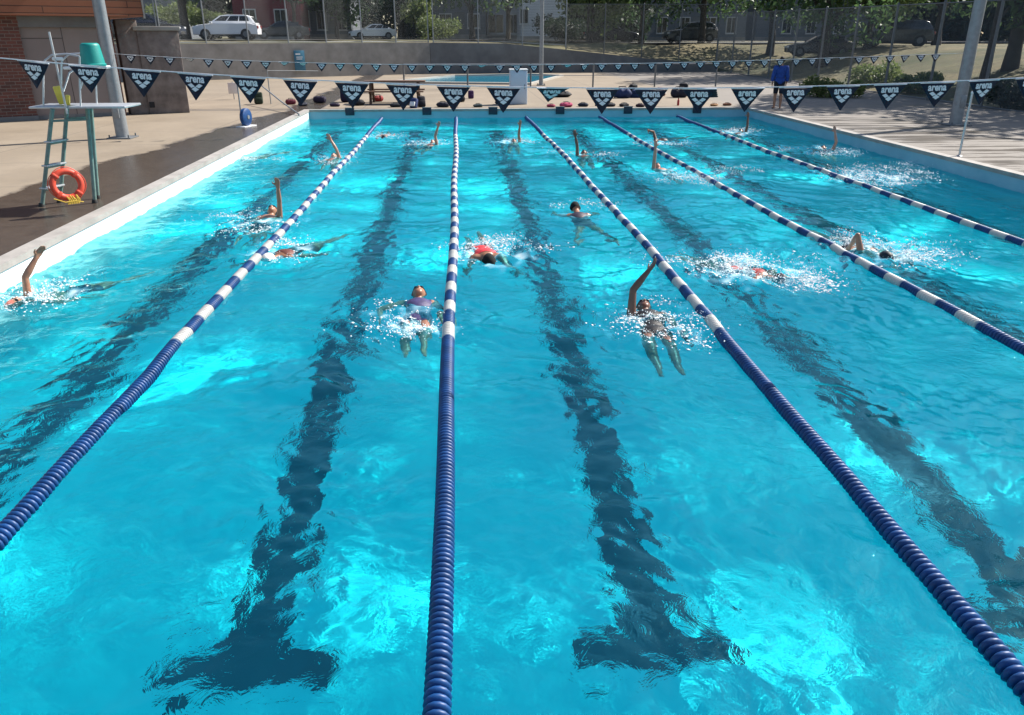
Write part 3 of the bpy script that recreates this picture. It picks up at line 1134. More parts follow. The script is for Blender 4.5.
for q in [(30, 297, .35, .5, .05, 560, 0, 'white spray beside the swimmer at the left pool wall'),
          (335, 160, .3, .45, .05, 180, 0, 'small spray around the swimmer with leaning arm in left lane'),
          (258, 226, .4, .4, .03, 200, 0, 'thin foam around the left lane backstroker with spread fingers'),
          (250, 216, .5, .25, .03, 120, 0, 'foam streak left of the backstroker with spread fingers'),
          (292, 248, .35, .4, .03, 180, 0, 'foam over the back of the white capped swimmer'),
          (255, 157, .6, .5, .03, 240, 20, 'faint foam over the submerged swimmer by left wall'),
          (415, 318, .30, .45, .03, 260, 0, 'foam around the swimmer in purple suit'),
          (428, 144, .5, .5, .05, 260, 0, 'white splash of the far swimmer beside the centre rope'),
          (383, 137, .45, .5, .07, 300, 0, 'white splash at the far end of the leftmost rope'),
          (496, 246, .42, .40, .06, 520, 0, 'white splash behind the swimmer in red top'),
          (515, 142, .4, .5, .07, 260, 0, 'white splash below the far straight arm in third lane'),
          (590, 205, .5, .4, .02, 120, 0, 'light foam around the dark haired breaststroker'),
          (598, 154, .7, .4, .04, 160, 0, 'foam trail right of the dark thin raised arm'),
          (655, 325, .26, .55, .04, 330, -5, 'foam over the body of the swimmer in black'),
          (690, 330, .25, .5, .05, 160, -10, 'droplets right of the swimmer in black below the rope'),
          (688, 178, .75, .55, .06, 520, 0, 'white splash trail behind the pale pink arm'),
          (662, 143, .8, .4, .04, 260, 0, 'foam around the far crawl swimmer in dark sleeves'),
          (732, 264, .6, .3, .06, 900, 0, 'white splash over the legs of the crawl swimmer in red'),
          (812, 284, .18, .3, .12, 420, 0, 'spray burst ahead of the hand of the crawl swimmer in red'),
          (780, 276, .4, .2, .05, 260, 0, 'foam along the back of the crawl swimmer in red'),
          (850, 243, .25, .35, .13, 320, 0, 'spray thrown up left of the bent elbow'),
          (912, 256, .4, .35, .12, 480, 0, 'spray thrown up ahead of the dark capped crawl swimmer'),
          (735, 131, .7, .6, .07, 420, 0, 'white splash below the grey arm beyond the fifth rope'),
          (835, 152, .9, .5, .06, 420, 0, 'white splash around the rightmost lane swimmer'),
          (872, 178, .8, .85, .08, 1100, 0, 'broad white splash in the rightmost lane beside the fifth rope'),
          (905, 170, 1.0, .8, .05, 420, 0, 'scattered foam between broad splash and right pool wall'),
          (725, 170, .9, .4, .03, 160, 0, 'foam flecks in the lane left of the fifth rope')]:
    splash(*q[:7], seed=int(q[0] + q[1]), label=q[7])

# ------------------------------------------------------------------ pennant strings


def text_mesh(txt, width, thick, bold):
    cu = bpy.data.curves.new('lettering', 'FONT')
    cu.body = txt
    cu.align_x = 'CENTER'
    cu.size = 1
    cu.offset = bold
    cu.extrude = .01
    cu.resolution_u = 3
    o = bpy.data.objects.new('lettering_source', cu)
    C.objects.link(o)
    dg = bpy.context.evaluated_depsgraph_get()
    me = bpy.data.meshes.new_from_object(o.evaluated_get(dg))
    bpy.data.objects.remove(o)
    n = len(me.vertices)
    co = np.empty(n * 3)
    me.vertices.foreach_get('co', co)
    co = co.reshape(-1, 3)
    k = width / (co[:, 0].max() - co[:, 0].min())
    co[:, 0] -= (co[:, 0].max() + co[:, 0].min()) / 2
    co[:, 1] -= co[:, 1].min()
    co *= k
    co = np.stack([co[:, 0], np.where(co[:, 2] > 0, -thick, 0), co[:, 1]], -1)
    me.vertices.foreach_set('co', co.ravel())
    me.update()
    return me


PW, PH = .245, .187


def pennant_meshes(detail):
    mb = MB()
    n = 10 if detail else 3
    rows = []
    for i in range(n + 1):                                # triangle, slightly curved cloth, 2 mm thick
        t = i / n
        w = PW / 2 * (1 - t) + .002
        z = -.012 - (PH - .012) * t
        yb = .006 * math.sin(t * 3.0)
        rows.append([(-w, yb, z), (0, yb - .004 * (1 - t), z), (w, yb, z)])
    vs = [v for r_ in rows for v in r_] + [(x, y + .002, z) for r_ in rows for x, y, z in r_]
    o = 3 * (n + 1)
    fs = []
    for i in range(n):
        for k in range(2):
            a = i * 3 + k
            fs += [(a, a + 3, a + 4, a + 1), (o + a, o + a + 1, o + a + 4, o + a + 3)]
        fs += [(i * 3, o + i * 3, o + i * 3 + 3, i * 3 + 3), (i * 3 + 2, i * 3 + 5, o + i * 3 + 5, o + i * 3 + 2)]
    fs += [(0, 1, o + 1, o), (1, 2, o + 2, o + 1)]
    cl = mb.add(vs, fs, True).mesh('pennant')
    cl.materials.append(M['pennant'])
    tx = text_mesh('arena', .134, .0015, .032)
    co = np.empty(len(tx.vertices) * 3)
    tx.vertices.foreach_get('co', co)
    co = co.reshape(-1, 3)
    co[:, 2] = co[:, 2] * 1.25 - .066
    co[:, 1] -= .0060
    tx.vertices.foreach_set('co', co.ravel())
    tx.update()
    tx.materials.append(M['print'])
    e = MB()

    def rh(cx, cz, dx, dz, sk):
        pts = [(cx - dx, cz + dz * sk), (cx, cz + dz), (cx + dx, cz - dz * sk), (cx, cz - dz)]
        vs = [(x, -.0062, z) for x, z in pts] + [(x, -.0077, z) for x, z in pts]
        e.add(vs, [(0, 1, 2, 3), (7, 6, 5, 4), (0, 4, 5, 1), (1, 5, 6, 2), (2, 6, 7, 3), (3, 7, 4, 0)])
    rh(-.028, -.087, .026, .016, .30)
    rh(.028, -.087, .026, .016, -.30)
    rh(0, -.111, .027, .0175, 0)
    em = e.mesh('emblem')
    em.materials.append(M['print'])
    hem = MB()
    hem.box((-PW / 2 - .004, -.004, -.010), (PW / 2 + .004, .006, -.003))
    hm = hem.mesh('hem')
    hm.materials.append(M['tape'])
    return cl, tx, em, hm


PEN = pennant_meshes(True)


def pennant_line(pts, step, first, last, label, tilt, rot, swing=8):
    """pts: string points; pennants every step metres of arc between the two x limits"""
    xs = [p.x for p in pts]
    root = empty('pennant_string', pts[0], label, 'pennant string', 'backstroke pennant strings')
    base = Vector(pts[0])
    fine = np.linspace(xs[0], xs[-1], 60)
    Y_ = np.interp(fine, xs, [p.y for p in pts])
    Zc = np.polyfit(xs, [p.z for p in pts], 3)
    zz = lambda x: float(np.polyval(Zc, x))
    MB().tube([Vector((x, y, zz(x))) - base for x, y in zip(fine, Y_)], .0042, 6).build('cord', M['tape'], root)
    r = random.Random(len(label))
    x = first
    k = 0
    while x <= last:
        y = float(np.interp(x, xs, [p.y for p in pts]))
        yaw = math.atan2(float(np.interp(x + .2, xs, [p.y for p in pts])) - y, .2)
        sl_ = math.atan2(zz(x + .1) - zz(x - .1), .2)
        o = bpy.data.objects.new('pennant', PEN[0])
        C.objects.link(o)
        o.parent = root
        o.location = Vector((x, y, zz(x))) - base
        sw = R(r.gauss(0, swing))
        if k in tilt:
            sw = R(tilt[k])
        o.rotation_euler = (sw, -sl_, yaw + R(r.gauss(0, rot)))
        for nm, me in zip(('lettering', 'emblem', 'hem'), PEN[1:]):
            c = bpy.data.objects.new(nm, me)
            C.objects.link(c)
            c.parent = o
        x += step
        k += 1
    return root


YP = 6.2
near = [(-430, 8), (-150, 42), (0, 57), (100, 66.5), (200, 74), (300, 80), (400, 84), (500, 87), (600, 88), (700, 88), (800, 86), (900, 82.8), (1024, 77.5), (1350, 52)]
npts = [PY(x, y, YP) for x, y in near]
sp_ = (PY(985, 79, YP).x - PY(33, 62, YP).x) / 19
x_first = PY(33, 62, YP).x - sp_
pennant_line(npts, sp_, x_first, PY(1060, 75, YP).x, 'near string of large navy pennants crossing in front of the swimmers', {11: 52, 4: -9, 15: 12}, 7, 5)
LP, RP = P(123, 138), P(955, 125)
farpx = [(113, 54), (200, 58.5), (300, 62), (400, 64), (500, 65), (600, 64.5), (700, 62.5), (780, 59.5), (860, 56), (938, 52.5)]
fpts = []
for x, y in farpx:
    t = (x - 113) / (960 - 113)
    fpts.append(PY(x, y, LP.y + (RP.y - LP.y) * t))
pennant_line([LP.xy.to_3d() + Vector((.12, 0, fpts[0].z))] + fpts[1:] + [RP.xy.to_3d() + Vector((-.12, 0, 1.99))], .41, fpts[0].x + .35, RP.x - .5,
             'far string of small looking navy pennants tied between the two light poles', {3: 65, 8: 60, 9: 62, 19: 70, 24: 62, 41: 72}, 6, 9)

# ------------------------------------------------------------------ light poles, posts


def light_pole(loc, r0, r1, h, m, label):
    root = empty('light_pole', loc, label, 'light pole')
    MB().tube([(0, 0, .03), (0, 0, h)], r0, 16, r1).build('shaft', m, root)
    mb = MB().rbox((-r0 * 1.9, -r0 * 1.9, 0), (r0 * 1.9, r0 * 1.9, .03), .008)
    for a in (-1, 1):
        for c in (-1, 1):
            mb.tube([(a * r0 * 1.5, c * r0 * 1.5, .03), (a * r0 * 1.5, c * r0 * 1.5, .09)], .016, 6)
    mb.build('base_plate', M['steel_dark'], root)
    mb = MB()
    for s in (-1, 1):
        mb.tube([(0, 0, h - .1), (s * .9, 0, h + .15)], .04, 8)
        mb.rbox((s * .9 - .22, -.16, h + .09), (s * .9 + .22, .16, h + .22), .03)
    mb.build('lamp_head', m, root)
    MB().rbox((-r0 * .45, -r0 - .012, .45), (r0 * .45, -r0 * .8, .75), .006).build('hand_hole_cover', m, root)
    return root


light_pole(LP, .14, .10, 8.5, M['steel'], 'thick galvanised light pole behind the lifeguard chair')
light_pole(RP, .155, .12, 9, M['steel'], 'thick grey light pole on the right deck')
light_pole(P(541, 85.5), .10, .07, 9, M['steel'], 'slim grey pole standing beyond the white box behind the far pool wall')

pt = P(959, 156.5)
root = empty('thin_post', pt, 'thin pale metal post on the right pool edge', 'post')
MB().tube([(0, 0, .02), (0, 0, 1.17)], .021, 10).build('shaft', M['alu'], root)
MB().lathe([(.06, 0), (.06, .012), (.03, .03)], None, 14).build('socket', M['steel'], root)
MB().ball((0, 0, 1.175), .026).build('knob', M['white_pl'], root)

# ------------------------------------------------------------------ lifeguard chair
A, B_, Cc, D_ = P(42, 206.5), P(60, 202.5), P(95, 203), P(98, 198.5)
root = empty('lifeguard_chair', ((A.x + Cc.x) / 2, (A.y + Cc.y) / 2, DK), 'tall lifeguard chair with ladder and teal seat on the left deck', 'lifeguard chair')
o0 = Vector(root.location)
YC = (A.y + D_.y) / 2
PZ = PY(87, 107, YC).z - DK
topA, topB, topC, topD = [Vector((PY(x, 107, a.y).x - o0.x, a.y - o0.y, PZ)) for x, a in ((52, A), (67, B_), (87, Cc), (91, D_))]
for a, t in ((A, topA), (B_, topB), (Cc, topC), (D_, topD)):
    lg = MB().tube([a - o0, t], .026, 10).build('leg', M['green_paint'], root)
    MB().lathe([(.04, 0), (.04, .015), (.03, .05)], Matrix.Translation(a - o0), 12).build('foot_cap', M['rubber'], lg)
for k, z in enumerate((.22, .52, .83)):
    t = z / PZ
    p, q = (A - o0).lerp(topA, t), (B_ - o0).lerp(topB, t)
    st = MB().tube([p, q], .016, 8).build('step', M['green_paint'], root)
    mm = (p + q) / 2
    MB().rbox((-.05, -.17, -.012), (.05, .17, .012), .006, Matrix.Translation(mm + Vector((0, 0, .024))) @ Matrix.Rotation(math.atan2(-(q - p).x, (q - p).y), 4, 'Z')).build('tread', M['alu'], st)
for a, b2, ta, tb in ((A, Cc, topA, topC), (B_, D_, topB, topD)):
    MB().tube([(a - o0).lerp(ta, .88), (b2 - o0).lerp(tb, .88)], .016, 8).build('cross_bar', M['green_paint'], root)
def ch(px, py, dy=0.0):
    """point of the chair's upper part, dy metres behind or in front of its middle"""
    p = PY(px, py, YC)
    return Vector((p.x - o0.x, YC - o0.y + dy, p.z - DK))


PW0 = YC - o0.y
MB().rbox((ch(39, 107).x, PW0 - .28, PZ), (ch(133, 106).x, PW0 + .30, PZ + .03), .01).build('platform', M['alu'], root)
for dy in (-.25, .25):
    MB().tube([ch(52.5, 107, dy), ch(52.5, 64, dy), ch(54, 60, dy), ch(61, 54.5, dy), ch(76, 53.5, dy), ch(88, 56, dy)], .012, 8).build('arm_rail', M['alu'], root)
    MB().tube([ch(89, 105, dy), ch(88, 84, dy), ch(88, 56, dy)], .012, 8).build('rail_post', M['alu'], root)
    MB().tube([ch(72, 90, dy), ch(78, 72, dy), ch(88, 66, dy)], .012, 8).build('seat_brace', M['alu'], root)
MB().tube([ch(59, 32, -.27), ch(77.5, 112, -.30)], .014, 8).build('signal_rod', M['alu'], root)
sz = ch(90, 66).z
MB().rbox((ch(70, 66).x, PW0 - .22, sz - .035), (ch(104, 66).x, PW0 + .22, sz), .012).build('seat', M['white_pl'], root)
mtx = Matrix.Translation((ch(93.5, 66).x, PW0, sz + .003))
MB().lathe([(.158, 0), (.163, .02), (.148, .03), (.118, .245), (.112, .265), (.09, .28)], mtx, 24).build('seat_shell', M['teal'], root)
MB().rbox((ch(62, 60).x, PW0 - .28, ch(62, 60).z), (ch(73, 60).x, PW0 - .26, ch(62, 56.5).z), .012).build('rest_pad', M['white_pl'], root)

yb = PY(66, 107.5, YC)
root = empty('yellow_float_board', (yb.x, YC - .05, PZ + DK + .041), 'small yellow board standing on the lifeguard chair platform', 'float board')
MB().rbox((-.055, -.02, 0), (.05, .02, .235), .018, Matrix.Rotation(R(-8), 4, 'Y') @ Matrix.Rotation(R(5), 4, 'X')).build('board', M['yellow'], root)
MB().rbox((.03, -.018, 0), (.085, .018, .13), .014, Matrix.Rotation(R(10), 4, 'Y')).build('grip', M['yellow'], root)

rb = PY(67, 184.5, 10.62)
root = empty('ring_buoy', rb, 'orange ring buoy hanging low on the lifeguard chair ladder', 'ring buoy')
root.rotation_euler = (R(-10), R(0), R(38))
mb = MB()
maj, mnr = .166, .040
vs, fs = [], []
for i in range(40):
    a = 2 * math.pi * i / 40
    for k in range(14):
        t = 2 * math.pi * k / 14
        rr = maj + mnr * math.cos(t)
        vs.append((rr * math.cos(a), mnr * .85 * math.sin(t), rr * math.sin(a)))
for i in range(40):
    for k in range(14):
        fs.append((i * 14 + k, i * 14 + (k + 1) % 14, ((i + 1) % 40) * 14 + (k + 1) % 14, ((i + 1) % 40) * 14 + k))
MB().add(vs, fs, True).build('ring', M['orange'], root)
mb = MB()
for k in range(4):
    a0 = math.pi / 4 + k * math.pi / 2
    mb.tube([(math.cos(a0 + u) * (maj + mnr + .004 + .012 * math.sin(math.pi * (u / (math.pi / 2)))), 0, math.sin(a0 + u) * (maj + mnr + .004 + .012 * math.sin(math.pi * (u / (math.pi / 2))))) for u in np.linspace(0, math.pi / 2, 9)], .006, 6)
mb.build('grab_line', M['orange'], root)
mb = MB()
for k in range(7):
    mb.tube([(-.05 + .02 * k + .01 * math.sin(k * 3), -.06, -.15 - .02 * math.sin(k * 2)), (-.03 + .02 * k, -.062, -.20), (-.055 + .021 * k, -.058, -.25)], .009, 6)
mb.tube([(-.20, -.045, -.16), (-.08, -.062, -.22), (.05, -.062, -.215), (.13, -.05, -.24)], .008, 6)
mb.build('coiled_rope', M['rope_y'], root)
for k in range(4):
    a = k * math.pi / 2 + math.pi / 4
    MB().rbox((-.024, -.042, -.046), (.024, .042, .046), .02, Matrix.Rotation(-a, 4, 'Y') @ Matrix.Translation((maj, 0, 0)) @ Matrix.Rotation(math.pi / 2, 4, 'Y')).build('band', M['orange'], root)

# ------------------------------------------------------------------ left building, pier and stone wall
bo = P(127, 115.5)
b0 = P(39, 120)
ang = math.atan2(bo.y - b0.y, bo.x - b0.x)
print('building angle', math.degrees(ang))
root = empty('brick_building', bo, 'brick pool building with red brown wooden upper storey at the left edge', 'building', None, ang)
LB, DB, HB = 13.0, 7.0, 2.66
pw = (bo - b0).length - .12                                                # panel width
MB().box((-LB, 0, 0), (-pw - .12, DB, HB)).box((-pw - .12, .45, 0), (-.25, DB, HB)).box((-.25, .0, 0), (0, DB, HB)).build('wall', M['brick'], root)
MB().box((-pw - .12, .0, 2.38), (-.25, .449, HB - .003)).build('lintel', M['conc_dk_shade'], root)
dr = MB().box((-pw - .12, .12, 0), (-.252, .20, 2.378)).build('panel_door', M['panel'], root)
MB().box((-pw - .10, .10, .0), (-.27, .119, .10)).build('kick_plate', M['steel_dark'], dr)
MB().box((-1.6, .085, 1.0), (-1.45, .119, 1.15)).build('handle', M['steel_dark'], dr)
MB().box((-LB - .1, -.42, HB), (.80, DB + .2, HB + 3.0)).build('upper_storey', M['siding'], root)
MB().box((.802, -.44, HB - .04), (.85, -.30, HB + 3.0)).build('corner_trim', M['conc'], root)
MB().box((-LB - .3, -.8, HB + 3.0), (.8, DB + .5, HB + 3.25)).build('roof', M['shingle'], root)
MB().box((-LB, -.05, 0), (-pw - .12, -.002, .12)).build('plinth', M['conc_dk_shade'], root)

p0, p1 = P(150, 114), P(190, 113)
d = (p1 - p0)
ang2 = math.atan2(d.y, d.x) + R(6)
root = empty('stone_pier', p0, 'square grey stone pier with flat cap beside the brick building', 'pier', None, ang2)
w = d.length
MB().rbox((0, 0, 0), (w, 1.1, 2.30), .02).build('shaft', M['stone'], root)
MB().rbox((-.08, -.08, 2.302), (w + .06, 1.2, 2.42), .015).build('cap', M['conc'], root)
MB().box((.02, -.02, .18), (.17, -.002, .34)).build('drain_hole', M['black'], root)
sw0 = P(128, 115)
d2 = p0 - sw0
wl_ = MB().rbox((0, 0, 0), (d2.length - .04, .5, 2.6), .03).build('stone_wall', M['stone'])
wl_.location = sw0 + Vector((.05, .1, 0))
wl_.rotation_euler.z = math.atan2(d2.y, d2.x)
tag(wl_, 'rough stone wall end between the brick building and the square pier', 'wall')

# ------------------------------------------------------------------ fences


def chain_fence(name, pts, z0, z1, spacing, label, group, post_r=.035, wire=.0013, pitch=.055, mesh_mat='steel', post_mat='steel', rails=(0, 1)):
    """posts, rails and a woven wire mesh along a straight line; z0, z1 give base and top height as functions of t"""
    a, b2 = Vector(pts[0]), Vector(pts[1])
    L = (b2 - a).length
    u = (b2 - a) / L
    root = empty(name, (a.x, a.y, z0(0)), label, 'fence', group)
    base = Vector(root.location)
    n = max(1, round(L / spacing))
    at = lambda s, z: Vector((a.x + u.x * s, a.y + u.y * s, z)) - base
    for k in range(n + 1):
        s = L * k / n
        po = MB().tube([at(s, z0(s / L) - .1), at(s, z1(s / L) + .03)], post_r, 8).build('post', M[post_mat], root)
        MB().ball(at(s, z1(s / L) + .04), post_r * 1.15, u=8, w=5).build('cap', M[post_mat], po)
    for rl in rails:
        MB().tube([at(L * k / 24, (z0 if rl == 0 else z1)(k / 24) + (.06 if rl == 0 else 0)) for k in range(25)], .02, 6).build('rail', M[post_mat], root)
    vs, fs = [], []
    hh = max(z1(0) - z0(0), z1(1) - z0(1))
    off = u.cross(Vector((0, 0, 1))) * wire
    cnt = int((L + hh) / pitch)
    for sg in (1, -1):
        for k in range(cnt):
            s0 = k * pitch - (hh if sg > 0 else 0)
            pa, pb = s0, s0 + sg * hh
            if sg < 0:
                pa, pb = s0, s0 - hh
            # clip to the fence length
            ta, tb = 0.0, 1.0
            lo, hi = (pa, pb)
            for lim in (0, L):
                if (lo - lim) * (hi - lim) < 0:
                    t = (lim - lo) / (hi - lo)
                    inside_a = 0 <= lo <= L
                    if inside_a:
                        tb = min(tb, t)
                    elif 0 <= hi <= L:
                        ta = max(ta, t)
            if not (0 <= lo + (hi - lo) * (ta + .001) <= L and 0 <= lo + (hi - lo) * (tb - .001) <= L):
                continue
            ps = []
            for t in (ta, tb):
                s = lo + (hi - lo) * t
                q = s / L
                ps.append(at(s, z0(q) + (z1(q) - z0(q)) * t))
            ax = (ps[1] - ps[0]).normalized()
            sd = ax.cross(off).normalized() * wire
            o = len(vs)
            for p in ps:
                vs += [tuple(p + sd), tuple(p - sd * .5 + off), tuple(p - sd * .5 - off)]
            for j in range(3):
                fs.append((o + j, o + (j + 1) % 3, o + 3 + (j + 1) % 3, o + 3 + j))
    MB().add(vs, fs, True).build('wire_mesh', M[mesh_mat], root)
    return root


M['wire'] = mat('zinc_wire', (.25, .27, .28), .5, .1, 3, 0, .2)
chain_fence('chain_link_fence', [(-20.5, 44.05, 0), (-15, 44.05, 0)], lambda t: 2.06, lambda t: 5.1, 2.75, 'chain link fence stub above the wall behind the stone pier', 'chain link fences', mesh_mat='wire')
chain_fence('chain_link_fence', [(-14.9, 44.1, 0), (-1.7, 52.32, 0)], lambda t: 2.06, lambda t: 5.1, 2.25, 'chain link fence on the pale retaining wall before the white cars', 'chain link fences', mesh_mat='wire')
chain_fence('chain_link_fence', [(-1.4, 52.45, 0), (6.9, 53.2, 0)], lambda t: 2.04 - .4 * max(0, t - .5), lambda t: 5.1, 2.6, 'chain link fence on the dark wall behind the slim pole', 'chain link fences', mesh_mat='wire')
chain_fence('chain_link_fence', [(7.1, 54.5, 0), (17.0, 54.3, 0)], lambda t: 1.65 - 1.1 * t, lambda t: 4.3, 2.6, 'chain link fence across the dark grass bank in the middle background', 'chain link fences', mesh_mat='wire', post_mat='steel_dark')
chain_fence('chain_link_fence', [(17.0, 54.2, 0), (17.0, 10.0, 0)], lambda t: .25, lambda t: 3.75 - .45 * t, 3.05, 'long chain link fence along the right deck with dark leaning looking posts', 'chain link fences', mesh_mat='wire', post_mat='steel_dark', post_r=.05)

# low rail round the far pool
a, b2 = P(404, 82), P(715, 88)
root = empty('low_railing', (a.x, 37.6, DK), 'low metal railing with thin posts in front of the dark wall', 'railing')
xs = np.linspace(PY(404, 80, 37.6).x, PY(716, 80, 37.6).x, 6)
bs = Vector(root.location)
for x in xs:
    MB().tube([Vector((x, 37.6, DK)) - bs, Vector((x, 37.6, DK + 1.02)) - bs], .038, 8).build('post', M['steel_dark'], root)
MB().tube([Vector((xs[0], 37.6, DK + 1.0)) - bs, Vector((xs[-1], 37.6, DK + 1.0)) - bs], .022, 8).build('rail', M['steel'], root)
MB().tube([Vector((xs[0], 37.6, DK + .5)) - bs, Vector((xs[-1], 37.6, DK + .5)) - bs], .012, 8).build('rail', M['steel'], root)

# ------------------------------------------------------------------ far deck furniture


def in_px(px, py):
    p = P(px, py)
    return p


# hand rail at the far left corner of the pool
c0 = P(271, 104)
root = empty('hand_rail', c0, 'thin pipe hand rail at the far left pool corner', 'hand rail')
e1 = PY(262, 71, c0.y) - c0
e2 = PY(318, 71, c0.y + 1.5) - c0
foot = P(299, 116) - c0
MB().tube([(0, 0, 0), PY(267, 71, c0.y) - c0], .017, 8).build('post', M['steel'], root)
MB().tube([e1, PY(267, 70.6, c0.y) - c0, e2], .012, 8).build('rail', M['steel_dark'], root)
MB().tube([PY(262, 86, c0.y) - c0, foot.lerp(PY(262, 86, c0.y) - c0, .45), foot + Vector((0, 0, .05)), foot], .022, 8).build('sloping_rail', M['steel'], root)

c0 = P(247, 126.5)
root = empty('blue_wheel', c0, 'round blue wheel on a thin stand at the left far deck', 'wheel', None, R(72))
MB().lathe([(.03, -.07), (.17, -.07), (.215, -.045), (.215, .045), (.17, .07), (.03, .07)], Matrix.Translation((0, 0, .235)) @ Matrix.Rotation(R(90), 4, 'X'), 28).build('rim', M['navy_float'], root)
MB().lathe([(.05, -.085), (.05, .085)], Matrix.Translation((0, 0, .235)) @ Matrix.Rotation(R(90), 4, 'X'), 16).build('hub', M['steel'], root)
MB().tube([(0, .13, 0), (0, .13, 1.15)], .018, 8).build('stand', M['steel'], root)
MB().rbox((-.28, -.12, 0), (.28, .16, .02), .008).build('base', M['white_pl'], root)

c0 = P(232, 100)
root = empty('notice_board', c0 + Vector((0, .3, 0)), 'small blank white notice board behind the blue wheel', 'sign')
MB().tube([(0, .03, 0), (0, .03, .62)], .016, 8).build('post', M['steel'], root)
MB().rbox((-.17, 0, .2), (.17, .02, .58), .006).build('panel', M['white_pl'], root)

c0 = P(289, 76)
sx0, sx1 = PY(282.5, 60, 44.6).x, PY(295, 60, 44.6).x
ysg = float(yw((sx0 + sx1) / 2)) - .3
root = empty('wall_sign', ((sx0 + sx1) / 2, ysg, 0), 'dark teal notice fixed on the pale retaining wall', 'sign', None, R(31.8))
ww = (sx1 - sx0) / 2 * .95
zt, zb = PY(289, 50.5, ysg).z, PY(289, 71, ysg).z
MB().rbox((-ww, -.05, zb), (ww, -.01, zt), .01).build('panel', M['signblue'], root)
MB().box((-ww * .7, -.054, zt - .22), (ww * .2, -.051, zt - .15)).box((-ww * .6, -.054, zt - .36), (ww * .6, -.051, zt - .32)).box((-ww * .6, -.054, zt - .46), (ww * .5, -.051, zt - .42)).build('printed_lines', M['print'], root)

# cabinet
c0 = P(519, 104.5)
root = empty('storage_cabinet', c0, 'pale blue white upright cabinet standing at the far pool edge', 'cabinet')
MB().rbox((-.30, 0, 0), (.28, .5, 1.10), .02).build('body', M['bluebox'], root)
dd = MB().rbox((-.27, -.02, .05), (.25, -.002, 1.05), .008).build('door', M['bluebox'], root)
MB().rbox((.17, -.045, .5), (.20, -.021, .65), .006).build('handle', M['steel'], dd)
MB().rbox((-.32, -.03, 1.102), (.30, .52, 1.13), .01).build('lid', M['white_pl'], root)

# picnic bench
c0 = P(395, 104)
root = empty('picnic_bench', c0 + Vector((0, .35, 0)), 'brown wooden picnic table on the far deck among bags', 'bench')
MB().rbox((-1.05, -.35, .70), (1.05, .35, .745), .01).build('table_top', M['wood'], root)
for s in (-1, 1):
    MB().rbox((-1.0, s * .62 - .14, .40), (1.0, s * .62 + .14, .44), .01).build('seat', M['wood'], root)
    MB().prism([(-.62, 0), (-.5, 0), (-.28, .70), (.28, .70), (.5, 0), (.62, 0), (.34, .70), (-.34, .70)], -.04, .04,
               Matrix.Translation((s * .8, 0, 0)) @ Matrix(((0, 0, 1, 0), (1, 0, 0, 0), (0, 1, 0, 0), (0, 0, 0, 1)))).build('leg', M['wood'], root)
    MB().box((s * .8 - .045, -.6, .34), (s * .8 + .045, .6, .40)).build('cross_beam', M['wood'], root)


def backpack(px, py, sc, col, label, rz=0, m2=None, lean=0):
    c = P(px, py)
    root = empty('backpack', c, label, 'bag', 'bags on the far deck', rz)
    root.scale = (sc, sc, sc)
    m_ = cloth('bag_%d_%d_%d' % tuple(int(x * 255) for x in col), col, .75)
    L_ = Matrix.Rotation(R(lean), 4, 'X')
    MB().rbox((-.17, -.10, 0), (.17, .12, .46), .07, L_, 3).build('body', m_, root)
    MB().rbox((-.13, -.165, .04), (.13, -.09, .25), .03, L_, 2).build('pocket', m2 or m_, root)
    for s in (-1, 1):
        MB().tube([L_ @ Vector(v) for v in ((s * .09, .11, .42), (s * .11, .20, .30), (s * .11, .19, .15), (s * .12, .11, .05))], .018, 6).build('strap', M['black'], root)
    MB().tube([L_ @ Vector(v) for v in ((-.04, .03, .45), (-.03, .03, .50), (.03, .03, .50), (.04, .03, .45))], .009, 6).build('handle', M['black'], root)
    return root


def duffel(px, py, sc, col, label, rz=0, flat=1.0):
    c = P(px, py)
    root = empty('duffel_bag', c, label, 'bag', 'bags on the far deck', rz)
    root.scale = (sc, sc, sc)
    m_ = cloth('bag_%d_%d_%d' % tuple(int(x * 255) for x in col), col, .75)
    rr = random.Random(int(px))
    mb = MB()
    rings = []
    for k in range(11):
        t = k / 10
        f = (1 - abs(2 * t - 1) ** 4) ** .5 * .98 + .02
        rings.append(((t - .5) * .62, f * (1 + rr.uniform(-.1, .1))))
    vs, fs = [], []
    for x, f in rings:
        for j in range(14):
            a = 2 * math.pi * j / 14
            vs.append((x, .16 * f * math.cos(a) * (1 + rr.uniform(-.06, .06)), max(0.003, (.14 + .15 * f * math.sin(a) * (1 + rr.uniform(-.12, .12))) * flat)))
    for i in range(10):
        for j in range(14):
            fs.append((i * 14 + j, i * 14 + (j + 1) % 14, (i + 1) * 14 + (j + 1) % 14, (i + 1) * 14 + j))
    fs += [tuple(range(14))[::-1], tuple(10 * 14 + j for j in range(14))]
    mb.add(vs, fs, True).build('body', m_, root)
    for s in (-1, 1):
        MB().tube([(-.13, s * .11, .24 * flat), (-.10, s * .07, .34 * flat), (.10, s * .07, .34 * flat), (.13, s * .11, .24 * flat)], .011, 6).build('handle', M['black'], root)
    MB().tube([(-.22, 0, .295 * flat), (.22, 0, .295 * flat)], .006, 6).build('zip', M['steel'], root)
    return root


